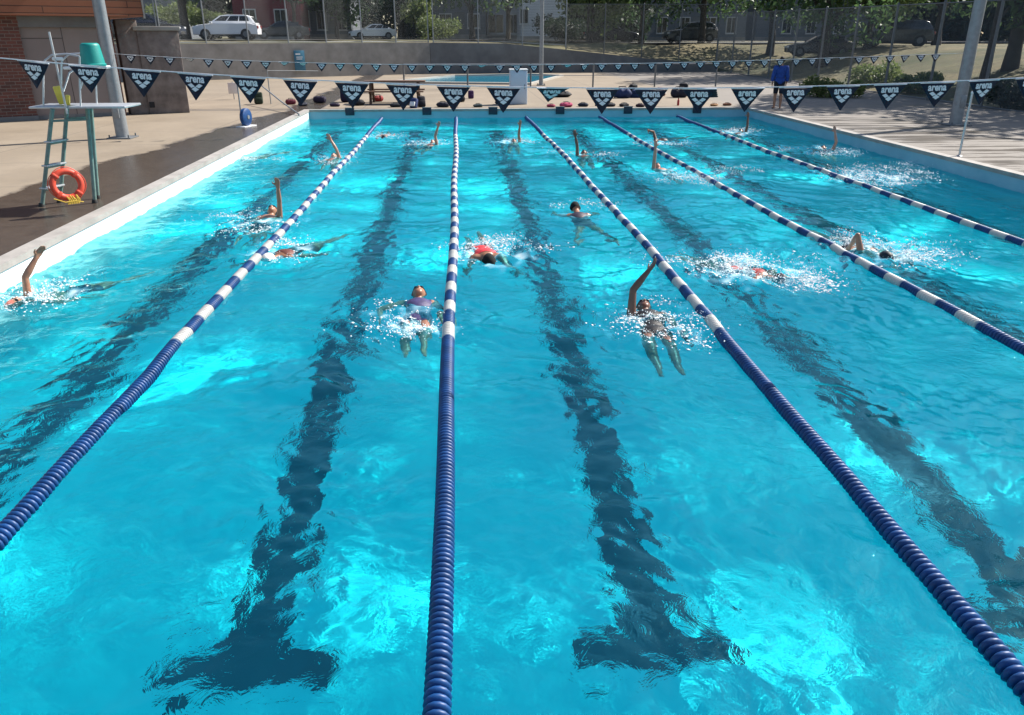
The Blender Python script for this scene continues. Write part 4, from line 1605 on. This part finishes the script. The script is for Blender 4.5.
backpack(259, 104, .85, (.03, .05, .03), 'dark green backpack left of the hand rail', R(20))
duffel(291, 104.5, .6, (.15, .02, .04), 'small dark red bag right of the hand rail', R(15))
duffel(320, 103, .8, (.025, .02, .05), 'dark purple duffel bag left of the picnic table', R(-15))
backpack(347, 102, 1.25, (.015, .012, .05), 'tall navy backpack standing at the left end of picnic table', R(-10))
duffel(357, 105.5, .9, (.012, .012, .018), 'flat black bag below the left end of the picnic table', R(5), .7)
duffel(378, 101.5, .7, (.30, .03, .03), 'red bag lying under the picnic table', R(25))
duffel(407, 103, .9, (.015, .015, .02), 'black bag under the right end of picnic table', R(-20))
backpack(413, 108, .7, (.03, .05, .16), 'blue and white backpack at pool edge below the picnic table', R(-25), M['white_pl'], -25)
backpack(422, 107, .75, (.015, .015, .025), 'dark backpack beside the blue and white backpack', R(15), None, -15)
duffel(459, 102, .75, (.02, .02, .025), 'dark bag lying right of the picnic table', R(10))
backpack(471, 98.5, .62, (.06, .02, .09), 'small purple backpack standing alone right of the picnic table', R(5))
duffel(500, 104, .6, (.05, .05, .06), 'grey bag at the left foot of the pale cabinet', R(12), .7)
duffel(560, 97, 1.5, (.014, .016, .02), 'long dark mat bag lying behind the tilted pennant', R(2), .45)
duffel(566, 107, .75, (.55, .06, .16), 'bright pink bag at the far pool edge', R(10), .65)
duffel(551, 107, .5, (.40, .05, .10), 'small crimson bag left of the bright pink bag', R(-20), .6)
duffel(610, 106.5, .62, (.02, .02, .03), 'small black bag near far wall right of the dark drink bottle', R(8), .6)
duffel(652, 106, .55, (.04, .03, .03), 'small dark brown bag at pool edge below the maroon backpack', R(-8), .6)
duffel(622, 98, 1.2, (.02, .04, .13), 'large dark blue bag left of the folded blue towel pile', R(-6))
duffel(679, 97.5, 1.15, (.012, .016, .035), 'large black bag left of the folded teal towel pile', R(8))
backpack(633, 96, .95, (.01, .012, .016), 'black backpack standing behind the large dark blue bag', R(30))
backpack(683, 95.5, 1.0, (.012, .012, .02), 'black backpack standing behind the large black bag', R(-20))
duffel(303, 106, .55, (.02, .025, .05), 'small navy bag at the far pool edge near the hand rail', R(30), .7)
duffel(335, 106.5, .6, (.03, .02, .05), 'small dark violet bag at pool edge left of the tall navy backpack', R(-12), .6)
duffel(396, 107, .7, (.015, .02, .03), 'dark bag at pool edge in front of the picnic table', R(6), .6)
duffel(443, 107, .75, (.02, .02, .04), 'dark navy bag at pool edge right of the two small backpacks', R(-9), .7)
duffel(478, 107, .55, (.015, .04, .05), 'small dark teal bag at pool edge left of the pale cabinet', R(14), .6)
duffel(583, 106.5, .6, (.02, .03, .05), 'small slate blue bag at pool edge right of bright pink bag', R(-14), .65)
duffel(624, 106.5, .6, (.015, .015, .02), 'flat black bag at the pool edge below the large dark blue bag', R(18), .6)
duffel(640, 107, .5, (.05, .02, .03), 'small dark plum bag at the pool edge below the blue towels', R(-24), .7)
duffel(714, 106, .5, (.35, .16, .05), 'small orange brown bag at far wall left of the rusty brown bag', R(22), .55)
backpack(663, 96, .8, (.12, .03, .04), 'maroon and white backpack leaning back on the far deck', R(40), M['white_pl'], -35)
duffel(700, 105.5, .5, (.05, .04, .04), 'small grey brown bag at far wall near lane six', R(12), .6)
duffel(727, 105.5, .5, (.25, .10, .05), 'small rusty brown bag at far wall near the standing person', R(-5), .55)


def bottle(px, py, col, label):
    c = P(px, py)
    root = empty('drink_bottle', c, label, 'bottle')
    MB().lathe([(.036, 0), (.038, .01), (.038, .16), (.018, .20), (.018, .22)], None, 12).build('flask', cloth('bottle_%d' % int(col[0] * 255), col, .3), root)
    MB().lathe([(.02, .221), (.02, .245), (.01, .26)], None, 10).build('cap', M['black'], root)


bottle(678, 105.5, (.45, .02, .03), 'small red drink bottle on the far pool edge')
bottle(596, 106, (.02, .02, .05), 'small dark drink bottle on the far pool edge')

# number plates for the six lanes on the far wall
LANE_PX = [(350, 114.5), (427, 114.5), (493, 114), (560, 112.8), (628, 111), (697, 110.2)]
for k, (px, py) in enumerate(LANE_PX):
    c = PY(px, py, YF - .03)
    root = empty('lane_plate', (c.x, YF - .022, .205), ['leftmost dark lane plate on the far pool wall', 'second dark lane plate from the left at the far wall', 'dark lane plate on far wall below the pale cabinet',
                 'dark lane plate on far wall below the bright pink bag', 'second dark lane plate from the right at the far wall', 'rightmost dark lane plate on the far pool wall'][k], 'lane plate', 'lane plates on the far wall')
    MB().rbox((-.14, -.04, -.10), (.14, 0, .11), .008).build('plate', M['plate'], root)
    MB().rbox((-.15, -.042, .112), (.15, .06, .135), .004).build('hook', M['steel_dark'], root)

for px, py, lab, col in ((641, 97.5, 'folded dark blue towel pile right of the person seated in blue', (.02, .045, .12)), (706, 97, 'folded dark teal towel pile right of the person seated in dark clothing', (.015, .05, .07))):
    c = P(px, py)
    root = empty('towel_pile', c, lab, 'towels')
    for k in range(4):
        MB().rbox((-.42 + .03 * k, -.18, .07 * k), (.42 - .02 * k, .18, .07 * k + .068), .03, Matrix.Rotation(R(3 * (k % 2)), 4, 'Z')).build('towel', cloth('towel_%d' % (int(col[2] * 1000) + k), tuple(x * (1 + .25 * (k % 2)) for x in col), .9), root)


def standing(c, rz, h=1.56):
    b = Body()
    b.ell('pelvis', (0, 0, .93), (.165, .115, .12))
    b.ell('belly', (0, 0, 1.10), (.145, .10, .16))
    b.ell('chest', (0, .0, 1.28), (.17, .115, .17))
    b.cap('chest', (-.15, 0, 1.38), .066, (.15, 0, 1.38), .066)
    b.cap('neck', (0, 0, 1.40), .058, (0, -.01, 1.53), .052)
    b.ell('head', (0, -.015, 1.62), (.077, .098, .12))
    b.ell('head', (0, -.06, 1.56), (.05, .05, .05))
    b.cap('head', (0, -.105, 1.63), .012, (0, -.125, 1.605), .016)
    for s in (-1, 1):
        b.ell('head', (s * .077, -.005, 1.62), (.012, .02, .032))
        hip = Vector((s * .09, 0, .88))
        knee = Vector((s * .10, -.02, .48))
        ank = Vector((s * .105, .02, .075))
        b.cap('thigh', hip, .088, knee, .057)
        b.cap('calf', knee, .055, knee.lerp(ank, .35), .055)
        b.cap('calf', knee.lerp(ank, .35), .055, ank, .036)
        b.cap('foot', ank + Vector((0, .03, -.035)), .034, ank + Vector((s * .02, -.17, -.045)), .028)
        b.arm((s * .185, 0, 1.37), (s * .22, .04, -1), (-s * .05, -.3, -1), (0, -1, 0))
    o = b.build('person', M['skin_tan'], .012)
    o.location = c
    o.rotation_euler.z = rz
    o.scale = (h / 1.74,) * 3
    tag(o, 'person in loose blue jacket and dark shorts standing at the far right pool corner', 'person')
    shell(b, o, lambda t, q: ((t == 'chest') | (t == 'belly') | ((t == 'pelvis') & (q[:, 2] > .84)) | ((t == 'arm') & (q[:, 2] > .92))) & (q[:, 2] < 1.43), 'jacket', cloth('jacket_blue', (.02, .07, .33), .75), .030, o)
    shell(b, o, lambda t, q: (t == 'pelvis') | ((t == 'thigh') & (q[:, 2] > .50)), 'shorts', cloth('shorts_navy', (.010, .012, .025), .8), .020, o)
    shell(b, o, lambda t, q: (t == 'head') & ((q[:, 1] > -.02) | (q[:, 2] > 1.69)), 'hair', cloth('hair_brown', (.03, .02, .014), .7), .012, o)
    return o


standing(P(776.5, 108.3), R(168))

# ------------------------------------------------------------------ cars
M['car_white'] = mat('white_car_paint', (.72, .73, .74), .22, .04, 2)
M['car_dark'] = mat('dark_blue_car_paint', (.012, .016, .03), .2, .2, 2)
M['car_grey'] = mat('dark_grey_car_paint', (.04, .045, .05), .2, .2, 2)
M['lamp_red'] = mat('red_lamp_glass', (.25, .01, .01), .2, .1, 5)
M['lamp_clear'] = mat('clear_lamp_glass', (.6, .62, .62), .12, .1, 5)
SUV_B = [(-2.3, .32), (-2.32, .62), (-2.25, .86), (-1.95, .98), (-1.1, 1.07), (1.9, 1.10), (2.22, 1.02), (2.3, .7), (2.28, .35)]
SUV_G = [(-1.15, 1.06), (-.35, 1.60), (.2, 1.68), (1.45, 1.66), (1.85, 1.55), (2.2, 1.06)]
SED_B = [(-2.3, .28), (-2.33, .52), (-2.2, .72), (-1.9, .80), (-.95, .92), (1.7, .98), (2.25, .92), (2.33, .62), (2.28, .30)]
SED_G = [(-1.05, .90), (-.25, 1.36), (.2, 1.43), (.8, 1.41), (1.75, 1.02), (1.85, .95)]


def car(loc, rz, body, green, paint, label, wheel_r=.34):
    """nose towards local -X"""
    root = empty('parked_car', loc, label, 'car', 'cars parked by the road', rz)
    root.scale = (.9, .9, .9)
    hw = .90

    def loft(prof, w_of, nm, m, parent):
        """side outline lofted across five widths so that the flanks curve"""
        n = len(prof)
        cols = [-1, -.94, -.6, .6, .94, 1]
        vs, fs = [], []
        cx = sum(p[0] for p in prof) / n
        cz = sum(p[1] for p in prof) / n
        for u in cols:
            k = 1 - .05 * (abs(u) == 1) if abs(u) > .9 else 1
            kk = .93 if abs(u) == 1 else (.99 if abs(u) > .9 else 1)
            for x, z in prof:
                vs.append((cx + (x - cx) * kk, u * w_of(z), cz + (z - cz) * kk))
        for i in range(len(cols) - 1):
            for j in range(n):
                fs.append((i * n + j, (i + 1) * n + j, (i + 1) * n + (j + 1) % n, i * n + (j + 1) % n))
        fs += [tuple(range(n)), tuple((len(cols) - 1) * n + j for j in range(n))[::-1]]
        return MB().add(vs, fs, True).build(nm, m, parent)
    bd = loft(body, lambda z: hw, 'body', paint, root)
    zt_ = max(z for _, z in green)
    zb_ = min(z for _, z in green)
    taper = lambda z: hw * (.93 - .20 * (z - zb_) / (zt_ - zb_))
    loft(green, taper, 'cabin', paint, root)
    # glass set 4 mm proud of the cabin
    for s in (-1, 1):
        xs_ = [green[0][0] + .28, green[1][0] + .14, green[-2][0] - .25, green[-1][0] - .42]
        z1, z2 = zb_ + .07, zt_ - .10
        for (a0, a1) in ((0, .33), (.36, .68), (.71, 1)):
            q = []
            for (t, top) in ((a0, 0), (a1, 0), (a1, 1), (a0, 1)):
                x = (xs_[0] + (xs_[3] - xs_[0]) * t) if not top else (xs_[1] + (xs_[2] - xs_[1]) * t)
                z = z2 if top else z1
                q.append((x, s * (taper(z) * .99 + .012), z))
            vs = q + [(x, y - s * .02, z) for x, y, z in q]
            MB().add(vs, [(0, 1, 2, 3), (7, 6, 5, 4), (0, 4, 5, 1), (1, 5, 6, 2), (2, 6, 7, 3), (3, 7, 4, 0)]).build('side_window', M['glass_dark'], root)
        mirror = MB().rbox((green[0][0] + .12, s * hw + (0 if s > 0 else -.18), zb_ + .02), (green[0][0] + .3, s * hw + (.18 if s > 0 else 0), zb_ + .16), .03)
        mirror.build('wing_mirror', paint, root)
        MB().rbox((body[1][0] - .0, s * .66 - .2, body[2][1] - .16), (body[1][0] + .25, s * .66 + .2, body[2][1] - .02), .03).build('headlight', M['lamp_clear'], root)
        MB().rbox((body[-2][0] - .2, s * .68 - .16, body[-3][1] - .28), (body[-2][0] + .02, s * .68 + .16, body[-3][1] - .08), .03).build('tail_light', M['lamp_red'], root)
        for x in (-1.42, 1.42):
            wh = MB().lathe([(wheel_r * .62, -.11), (wheel_r * .96, -.11), (wheel_r, -.08), (wheel_r, .08), (wheel_r * .96, .11), (wheel_r * .62, .11)],
                            Matrix.Translation((x, s * (hw - .09), wheel_r)) @ Matrix.Rotation(R(90), 4, 'X'), 24).build('wheel', M['rubber'], root)
            MB().lathe([(.02, -.116), (wheel_r * .52, -.112), (wheel_r * .54, .112), (.02, .116)], Matrix.Translation((x, s * (hw - .09), wheel_r)) @ Matrix.Rotation(R(90), 4, 'X'), 16).build('rim', M['steel_dark'], wh)
            MB().lathe([(wheel_r * 1.12, -.06), (wheel_r * 1.16, .0), (wheel_r * 1.12, .02)], Matrix.Translation((x, s * (hw - .035), wheel_r + .02)) @ Matrix.Rotation(R(90), 4, 'X'), 24).build('wheel_arch', M['rubber'], root)
    for (i0, i1, nm) in ((0, 1, 'windscreen'), (-1, -2, 'rear_window')):
        (xa, za), (xb, zb2) = green[i0], green[i1]
        dx_, dz_ = xb - xa, zb2 - za
        ln = math.hypot(dx_, dz_)
        nx, nz = -dz_ / ln, dx_ / ln
        if (i0 == 0 and nx > 0) or (i0 == -1 and nx < 0):
            nx, nz = -nx, -nz
        q = []
        for t, sgn in ((.12, -1), (.12, 1), (.92, 1), (.92, -1)):
            x, z = xa + dx_ * t, za + dz_ * t
            q.append((x + nx * .012, sgn * taper(z) * .88, z + nz * .012))
        vs = q + [(x - nx * .03, y, z - nz * .03) for x, y, z in q]
        MB().add(vs, [(0, 1, 2, 3), (7, 6, 5, 4), (0, 4, 5, 1), (1, 5, 6, 2), (2, 6, 7, 3), (3, 7, 4, 0)]).build(nm, M['glass_dark'], root)
    MB().rbox((body[0][0] - .03, -.55, .34), (body[0][0] + .05, .55, .56), .02).build('grille', M['rubber'], root)
    MB().rbox((-1.9, -.85, .2), (1.9, .85, .36), .03).build('underbody', M['rubber'], root)
    return root


def on_road(px, y, dz=.08):
    p = PY(px, 40, y)
    return Vector((p.x, y, gz(p.x, y) + dz))


car(on_road(229, 57.5), R(3), SUV_B, SUV_G, M['car_white'], 'white SUV parked on the road above the pale retaining wall', .37)
car(on_road(373, 78, .02), R(16), SED_B, SED_G, M['car_white'], 'white low sedan parked further back in front of dark trees')
car(on_road(150, 54.5), R(182), SUV_B, SUV_G, M['car_dark'], 'dark blue car partly hidden behind the stone pier', .37)
car(on_road(690, 66), R(5), SUV_B, SUV_G, M['car_grey'], 'dark car with bright roof edge parked behind the middle bank fence', .37)
car(on_road(611, 67), R(184), SED_B, SED_G, M['car_dark'], 'dark low car in the shade beyond the slim tree trunks')
car(on_road(282, 66), R(12), SED_B, SED_G, M['car_grey'], 'dark car behind the white SUV in front of the maroon house')
car(Vector((27.5, 51.5, gz(27.5, 51.5))), R(-25), SUV_B, SUV_G, M['car_grey'], 'dark car with glinting roof parked up behind the right fence', .37)
car(Vector((23.3, 53.0, gz(23.3, 53.0))), R(-15), SED_B, SED_G, M['car_dark'], 'dark low car beside the glinting car behind the right fence')

# ------------------------------------------------------------------ houses


def house(px0, px1, y, h, depth, wall_m, label, windows, door=None, rz=0, roof_h=2.2):
    x0, x1 = PY(px0, 36, y).x, PY(px1, 36, y).x
    z = gz((x0 + x1) / 2, y)
    w = x1 - x0
    root = empty('house', ((x0 + x1) / 2, y, z), label, 'house', 'houses across the road', rz)
    hw = w / 2
    MB().box((-hw, 0, -.3), (hw, depth, h)).build('wall', wall_m, root)
    MB().box((-hw - .05, -.05, -.3), (hw + .05, -.002, .45)).build('foundation', M['conc'], root)
    MB().prism([(-.5, 0), (depth + .5, 0), (depth / 2, roof_h)], -hw - .4, hw + .4, Matrix(((0, 0, 1, 0), (1, 0, 0, 0), (0, 1, 0, h), (0, 0, 0, 1)))).build('roof', M['shingle'], root)
    for (wx, wz_, ww_, wh_) in windows:
        fr = MB().box((wx - ww_ / 2 - .09, -.06, wz_ - .09), (wx + ww_ / 2 + .09, -.003, wz_ + wh_ + .09)).build('window', M['frame_white'], root)
        MB().box((wx - ww_ / 2, -.075, wz_), (wx - .03, -.061, wz_ + wh_)).box((wx + .03, -.075, wz_), (wx + ww_ / 2, -.061, wz_ + wh_)).build('pane', M['glass_dark'], fr)
        MB().box((wx - ww_ / 2 - .14, -.12, wz_ - .15), (wx + ww_ / 2 + .14, -.003, wz_ - .092)).build('sill', M['frame_white'], fr)
    if door is not None:
        dd = MB().box((door - .5, -.05, .46), (door + .5, -.003, 2.5)).build('door', M['steel_dark'], root)
        MB().ball((door + .38, -.08, 1.4), .04).build('handle', M['alu'], dd)
        MB().box((door - .9, -1.1, .0), (door + .9, -.055, .44)).build('doorstep', M['conc'], root)
    return root


house(236, 303, 80, 6.2, 9, M['maroon'], 'maroon sided house behind the white SUV', [(1.2, 1.2, 1.0, 1.3), (-1.6, 1.2, 1.0, 1.3), (1.2, 4, 1, 1.3)])
house(300, 352, 84, 6, 9, M['house_grey'], 'grey house with tall pale windows right of the maroon house', [(-1.9, .9, .8, 1.6), (-.3, .9, .8, 1.6), (1.6, .9, .8, 1.6)], None)
house(434, 486, 86, 5.8, 9, M['house_grey'], 'pale grey house wall half hidden behind shrubs and a dark trunk', [(-1.4, 1.1, 1.1, 1.2), (1.4, 1.1, 1.1, 1.2)], 0)
house(487, 520, 88, 5.8, 9, M['house_white'], 'white framed house with a wide dark porch left of the slim pole', [(-.8, .7, 1.5, 1.7), (1.0, .7, 1.0, 1.7)])
house(521, 566, 82, 6.0, 9, M['house_bright'], 'bright white house wall directly behind the slim pole', [(-1.9, 1.6, .7, 1.2)])
house(640, 745, 92, 6.0, 10, M['house_grey'], 'long grey house with pale windows behind the bank trees', [(-3.5, .9, 1, 1.5), (-1, .9, 1, 1.5), (1.8, .9, 1.2, 1.5), (4.2, .9, 1, 1.5)], .4)
house(755, 880, 100, 6.0, 10, M['house_grey'], 'dim grey house behind trees beyond the standing person', [(-4, .9, 1, 1.5), (-1, .9, 1, 1.5), (2.5, .9, 1.2, 1.5)], .9)
house(140, 190, 90, 6.0, 10, M['house_grey'], 'grey house in shade behind the dark blue car', [(-1.5, .9, 1, 1.5), (1.2, .9, 1, 1.5)])

# ------------------------------------------------------------------ trees and shrubs


def leaf_cloud(n, blobs, size, seed, droop=0.0):
    """small leaf faces scattered through several lobes of a crown"""
    r = np.random.default_rng(seed)
    wts = np.array([b_[3] ** 2 for b_ in blobs])
    idx = r.choice(len(blobs), n, p=wts / wts.sum())
    B2 = np.array(blobs)
    d = r.normal(0, 1, (n, 3))
    d /= np.linalg.norm(d, axis=1)[:, None]
    rad = (.45 + .6 * r.random(n) ** .6)
    # sprays: pull the leaves into tufts
    tuft = np.round(d * 3.2) / 3.2
    d = d * .45 + tuft * .55
    c = B2[idx, :3] + d * (B2[idx, 3] * rad)[:, None] * np.array([1, 1, .75])
    c[:, 2] -= droop * r.random(n) ** 2
    u = r.normal(0, 1, (n, 3))
    u /= np.linalg.norm(u, axis=1)[:, None]
    v = np.cross(u, r.normal(0, 1, (n, 3)))
    v /= np.linalg.norm(v, axis=1)[:, None] + 1e-9
    s = size * r.uniform(.5, 1.35, n)[:, None]
    q = np.stack([c - u * s, c + v * s * .45, c + u * s, c - v * s * .45], 1).reshape(-1, 3)
    return q, np.arange(4 * n).reshape(-1, 4)


def tree(px, y, h, trunk_r, crown_lo, crown_w, label, leaf='leaf', n=5200, lean=0.0, seed=0, size=.20, droop=.6, group='trees beside the road', stems=1, xy=None):
    if xy:
        x, y = xy
    else:
        x = PY(px, 42, y).x
    z = gz(x, y)
    root = empty('tree', (x, y, z), label, 'tree', group)
    r = random.Random(seed)
    mb = MB()
    for s in range(stems):
        o = (s - (stems - 1) / 2) * .5
        pts = [Vector((o * .4 + o * .5 * t * 2 + lean * t * h * .4 + r.uniform(-.06, .06), r.uniform(-.08, .08), -.2 + t * h * .75)) for t in np.linspace(0, 1, 8)]
        rs = [trunk_r * (1.25 if k == 0 else 1) * (1 - .085 * k) for k in range(8)]
        mb.tube(pts, rs, 10)
    top = pts[-1]
    blobs = []
    nb = 9
    for k in range(nb):
        a = 2.4 * k + r.uniform(-.4, .4)
        zz_ = crown_lo + (h - crown_lo) * ((k + .5) / nb) + r.uniform(-.4, .4)
        rr = crown_w * math.sin(math.pi * min(.92, max(.18, (k + 1) / (nb + 1)))) * r.uniform(.5, .8)
        tt = min(1, zz_ / (h * .75))
        cx = lean * tt * h * .4 + rr * math.cos(a)
        cyy = rr * math.sin(a)
        br = crown_w * r.uniform(.38, .6)
        blobs.append((cx, cyy, zz_, br))
        st = pts[min(7, max(2, int(7 * (zz_ - 1.2) / (h * .75))))]
        mid = st.lerp(Vector((cx, cyy, zz_)), .5) + Vector((0, 0, .25))
        mb.tube([st, mid, Vector((cx, cyy, zz_))], [trunk_r * .42, trunk_r * .26, trunk_r * .1], 7)
        for q in range(3):
            e = Vector((cx, cyy, zz_)) + Vector((r.gauss(0, 1), r.gauss(0, 1), r.gauss(0, .7))) * br * .6
            mb.tube([mid, e], [trunk_r * .16, trunk_r * .05], 5)
    mb.build('trunk', M['bark'], root)
    q, f_ = leaf_cloud(n, blobs, size, seed + 1, droop)
    link('crown', quick_mesh('crown', q, f_), M[leaf], root)
    return root


tree(187, 63, 11, .34, 3.2, 4.2, 'thick dark trunked tree between the dark blue car and white SUV', seed=1)
tree(297, 66, 10, .16, 3.4, 2.6, 'thin leaning tree in front of the maroon house', seed=2, lean=-.05)
tree(338, 82, 10, .22, 2.2, 3.4, 'bushy tree in front of the grey house with tall windows', seed=3)
tree(402, 84, 13, .35, .6, 4.0, 'dense dark evergreen behind the white sedan', 'needle', 7000, seed=4)
tree(424, 79, 9, .2, .9, 2.3, 'pale green bushy tree right of the white sedan', 'leaf_pale', 3500, seed=5)
tree(472, 68, 11, .24, 3.0, 4.0, 'dark straight trunk in front of the pale grey house', seed=6)
tree(508, 72, 10, .2, 3.3, 3.2, 'tree with low dark crown above the white framed house', seed=7)
tree(590, 63, 10, .12, 1.9, 3.6, 'light green tree with two slim stems right of the slim pole', 'leaf_pale', 6000, seed=8, stems=2, droop=1.3)
tree(603, 70, 10, .14, 3.0, 3.2, 'slim leaning tree right of the two stemmed tree', seed=9, lean=.06)
tree(641, 65, 11, .22, 3.0, 4.4, 'dark trunk at the left end of the pale pavement', seed=10)
tree(701, 64, 11, .26, 3.0, 4.6, 'dark trunk in the middle of the pale pavement beside the dark car', seed=11)
tree(771, 58, 11, .26, 3.0, 4.4, 'dark trunk rising just behind the standing person', seed=12)
tree(825, 47.5, 11, .30, 2.9, 4.4, 'thick dark trunk on the bank behind the right fence', seed=13)
tree(868, 51, 9.5, .2, 2.6, 3.4, 'pale sunlit tree above the glinting car on the right', 'leaf_pale', 6500, seed=14, droop=1.0)
tree(935, 56, 11, .28, 2.6, 4.6, 'broad tree behind the cars at the right fence', seed=15)
tree(992, 33, 11, .17, 3.2, 4.0, 'thin dark trunk at the right fence near the picture edge', seed=16, lean=.04)
tree(0, 0, 11, .3, 3.6, 4.0, 'tree on the right bank beside the deck outside the fence', seed=17, xy=(24.5, 26.5), n=4200, size=.24)
tree(0, 0, 11, .3, 3.6, 4.2, 'nearer tree on the right bank beside the deck outside the fence', seed=18, xy=(25.5, 17.5), n=3200, size=.24)
tree(0, 0, 11, .3, 3.0, 4.4, 'tree on the right bank seen right of the grey light pole', seed=19, xy=(23.0, 33.5), n=5600, size=.22)
SHRUBN = 0
far_lab = 'dark tall tree in the dense row behind the houses'
proto = None
k = 0
for px, y in [(60, 112), (120, 106), (165, 104), (215, 100), (262, 104), (318, 108), (362, 100), (408, 108), (452, 112), (500, 108), (556, 104), (580, 98), (615, 100), (660, 112), (705, 116), (750, 120), (790, 118), (840, 116), (890, 112), (940, 108), (990, 104), (1040, 100), (1090, 96), (20, 116), (905, 84), (965, 80), (1030, 78), (610, 86)]:
    if proto is None:
        proto = tree(px, y, 16, .4, .4, 6.2, far_lab, 'needle', 6500, seed=40, size=.42, group='trees in the row behind the houses')
        kids = list(proto.children)
        continue
    x = PY(px, 42, y).x
    t = proto.copy()
    C.objects.link(t)
    t.location = (x, y, gz(x, y))
    s = random.uniform(.85, 1.2)
    t.scale = (s, s, s)
    t.rotation_euler.z = random.random() * 6.28
    for c in kids:
        q = c.copy()
        C.objects.link(q)
        q.parent = t


def shrub(x, y, w, h, label, leaf='leaf', n=1500, seed=0, size=.07):
    z = gz(x, y) if (x > 16.9 or y > yw(x)) else DK
    root = empty('shrub', (x, y, z), label, 'shrub', 'shrubs along the banks')
    r = random.Random(seed)
    mb = MB()
    blobs = []
    for k in range(6):
        a = 1.05 * k + r.uniform(-.3, .3)
        e = Vector((math.cos(a) * w * .35, math.sin(a) * w * .3, h * r.uniform(.4, .72)))
        mb.tube([(0, 0, -.03), e * .5 + Vector((0, 0, .05)), e], [.025, .016, .006], 5)
        blobs.append((*e, w * r.uniform(.24, .34)))
    mb.build('stems', M['bark'], root)
    q, f_ = leaf_cloud(n, blobs, size, seed, .15)
    q[:, 2] = np.maximum(q[:, 2], .0)
    link('foliage', quick_mesh('foliage', q, f_), M[leaf], root)


for (px, py, w, h, lab, lf) in [(818, 97, 1.3, .8, 'sunlit green shrub right of the standing person', 'leaf_pale'), (845, 97.5, 1.1, .6, 'second low shrub between the standing person and the right fence', 'leaf_pale')]:
    p = P(px, py)
    shrub(min(p.x, 16.4), p.y, w, h, lab, lf, seed=int(px))
for (x, y, w, h, lab, lf) in [(17.9, 25.5, 1.7, .9, 'dark shrub behind the fence right of the grey light pole', 'needle'), (17.9, 22.6, 1.8, .85, 'dark shrub behind the fence at the right picture edge', 'needle'),
                              (19.0, 37.0, 2.0, .9, 'pale scrubby shrub on the bank behind the standing person', 'leaf_pale'), (18.6, 32.5, 1.5, .8, 'small pale shrub on bank behind the two low deck shrubs', 'leaf_pale'),
                              (PY(556, 40, 76).x, 76, 3.2, 2.2, 'round dark shrub at the right side of the white house', 'needle'), (PY(571, 40, 77).x, 77, 3.4, 1.9, 'low dark shrub right of the white house', 'needle'),
                              (PY(440, 40, 74).x, 74, 3.0, 2.0, 'pale green shrub in front of the grey house', 'leaf_pale'), (PY(176, 40, 68).x, 68, 3.4, 3.2, 'pale bush behind the dark blue car', 'leaf_pale'),
                              (PY(208, 40, 66).x, 66, 2.6, 2.6, 'green bush between the thick trunk and white SUV', 'leaf_pale')]:
    shrub(x, y, w, h, lab, lf, n=2600, seed=abs(int(x * 7 + y)), size=.12 if y > 50 else .08)

print('objects', len(bpy.data.objects))
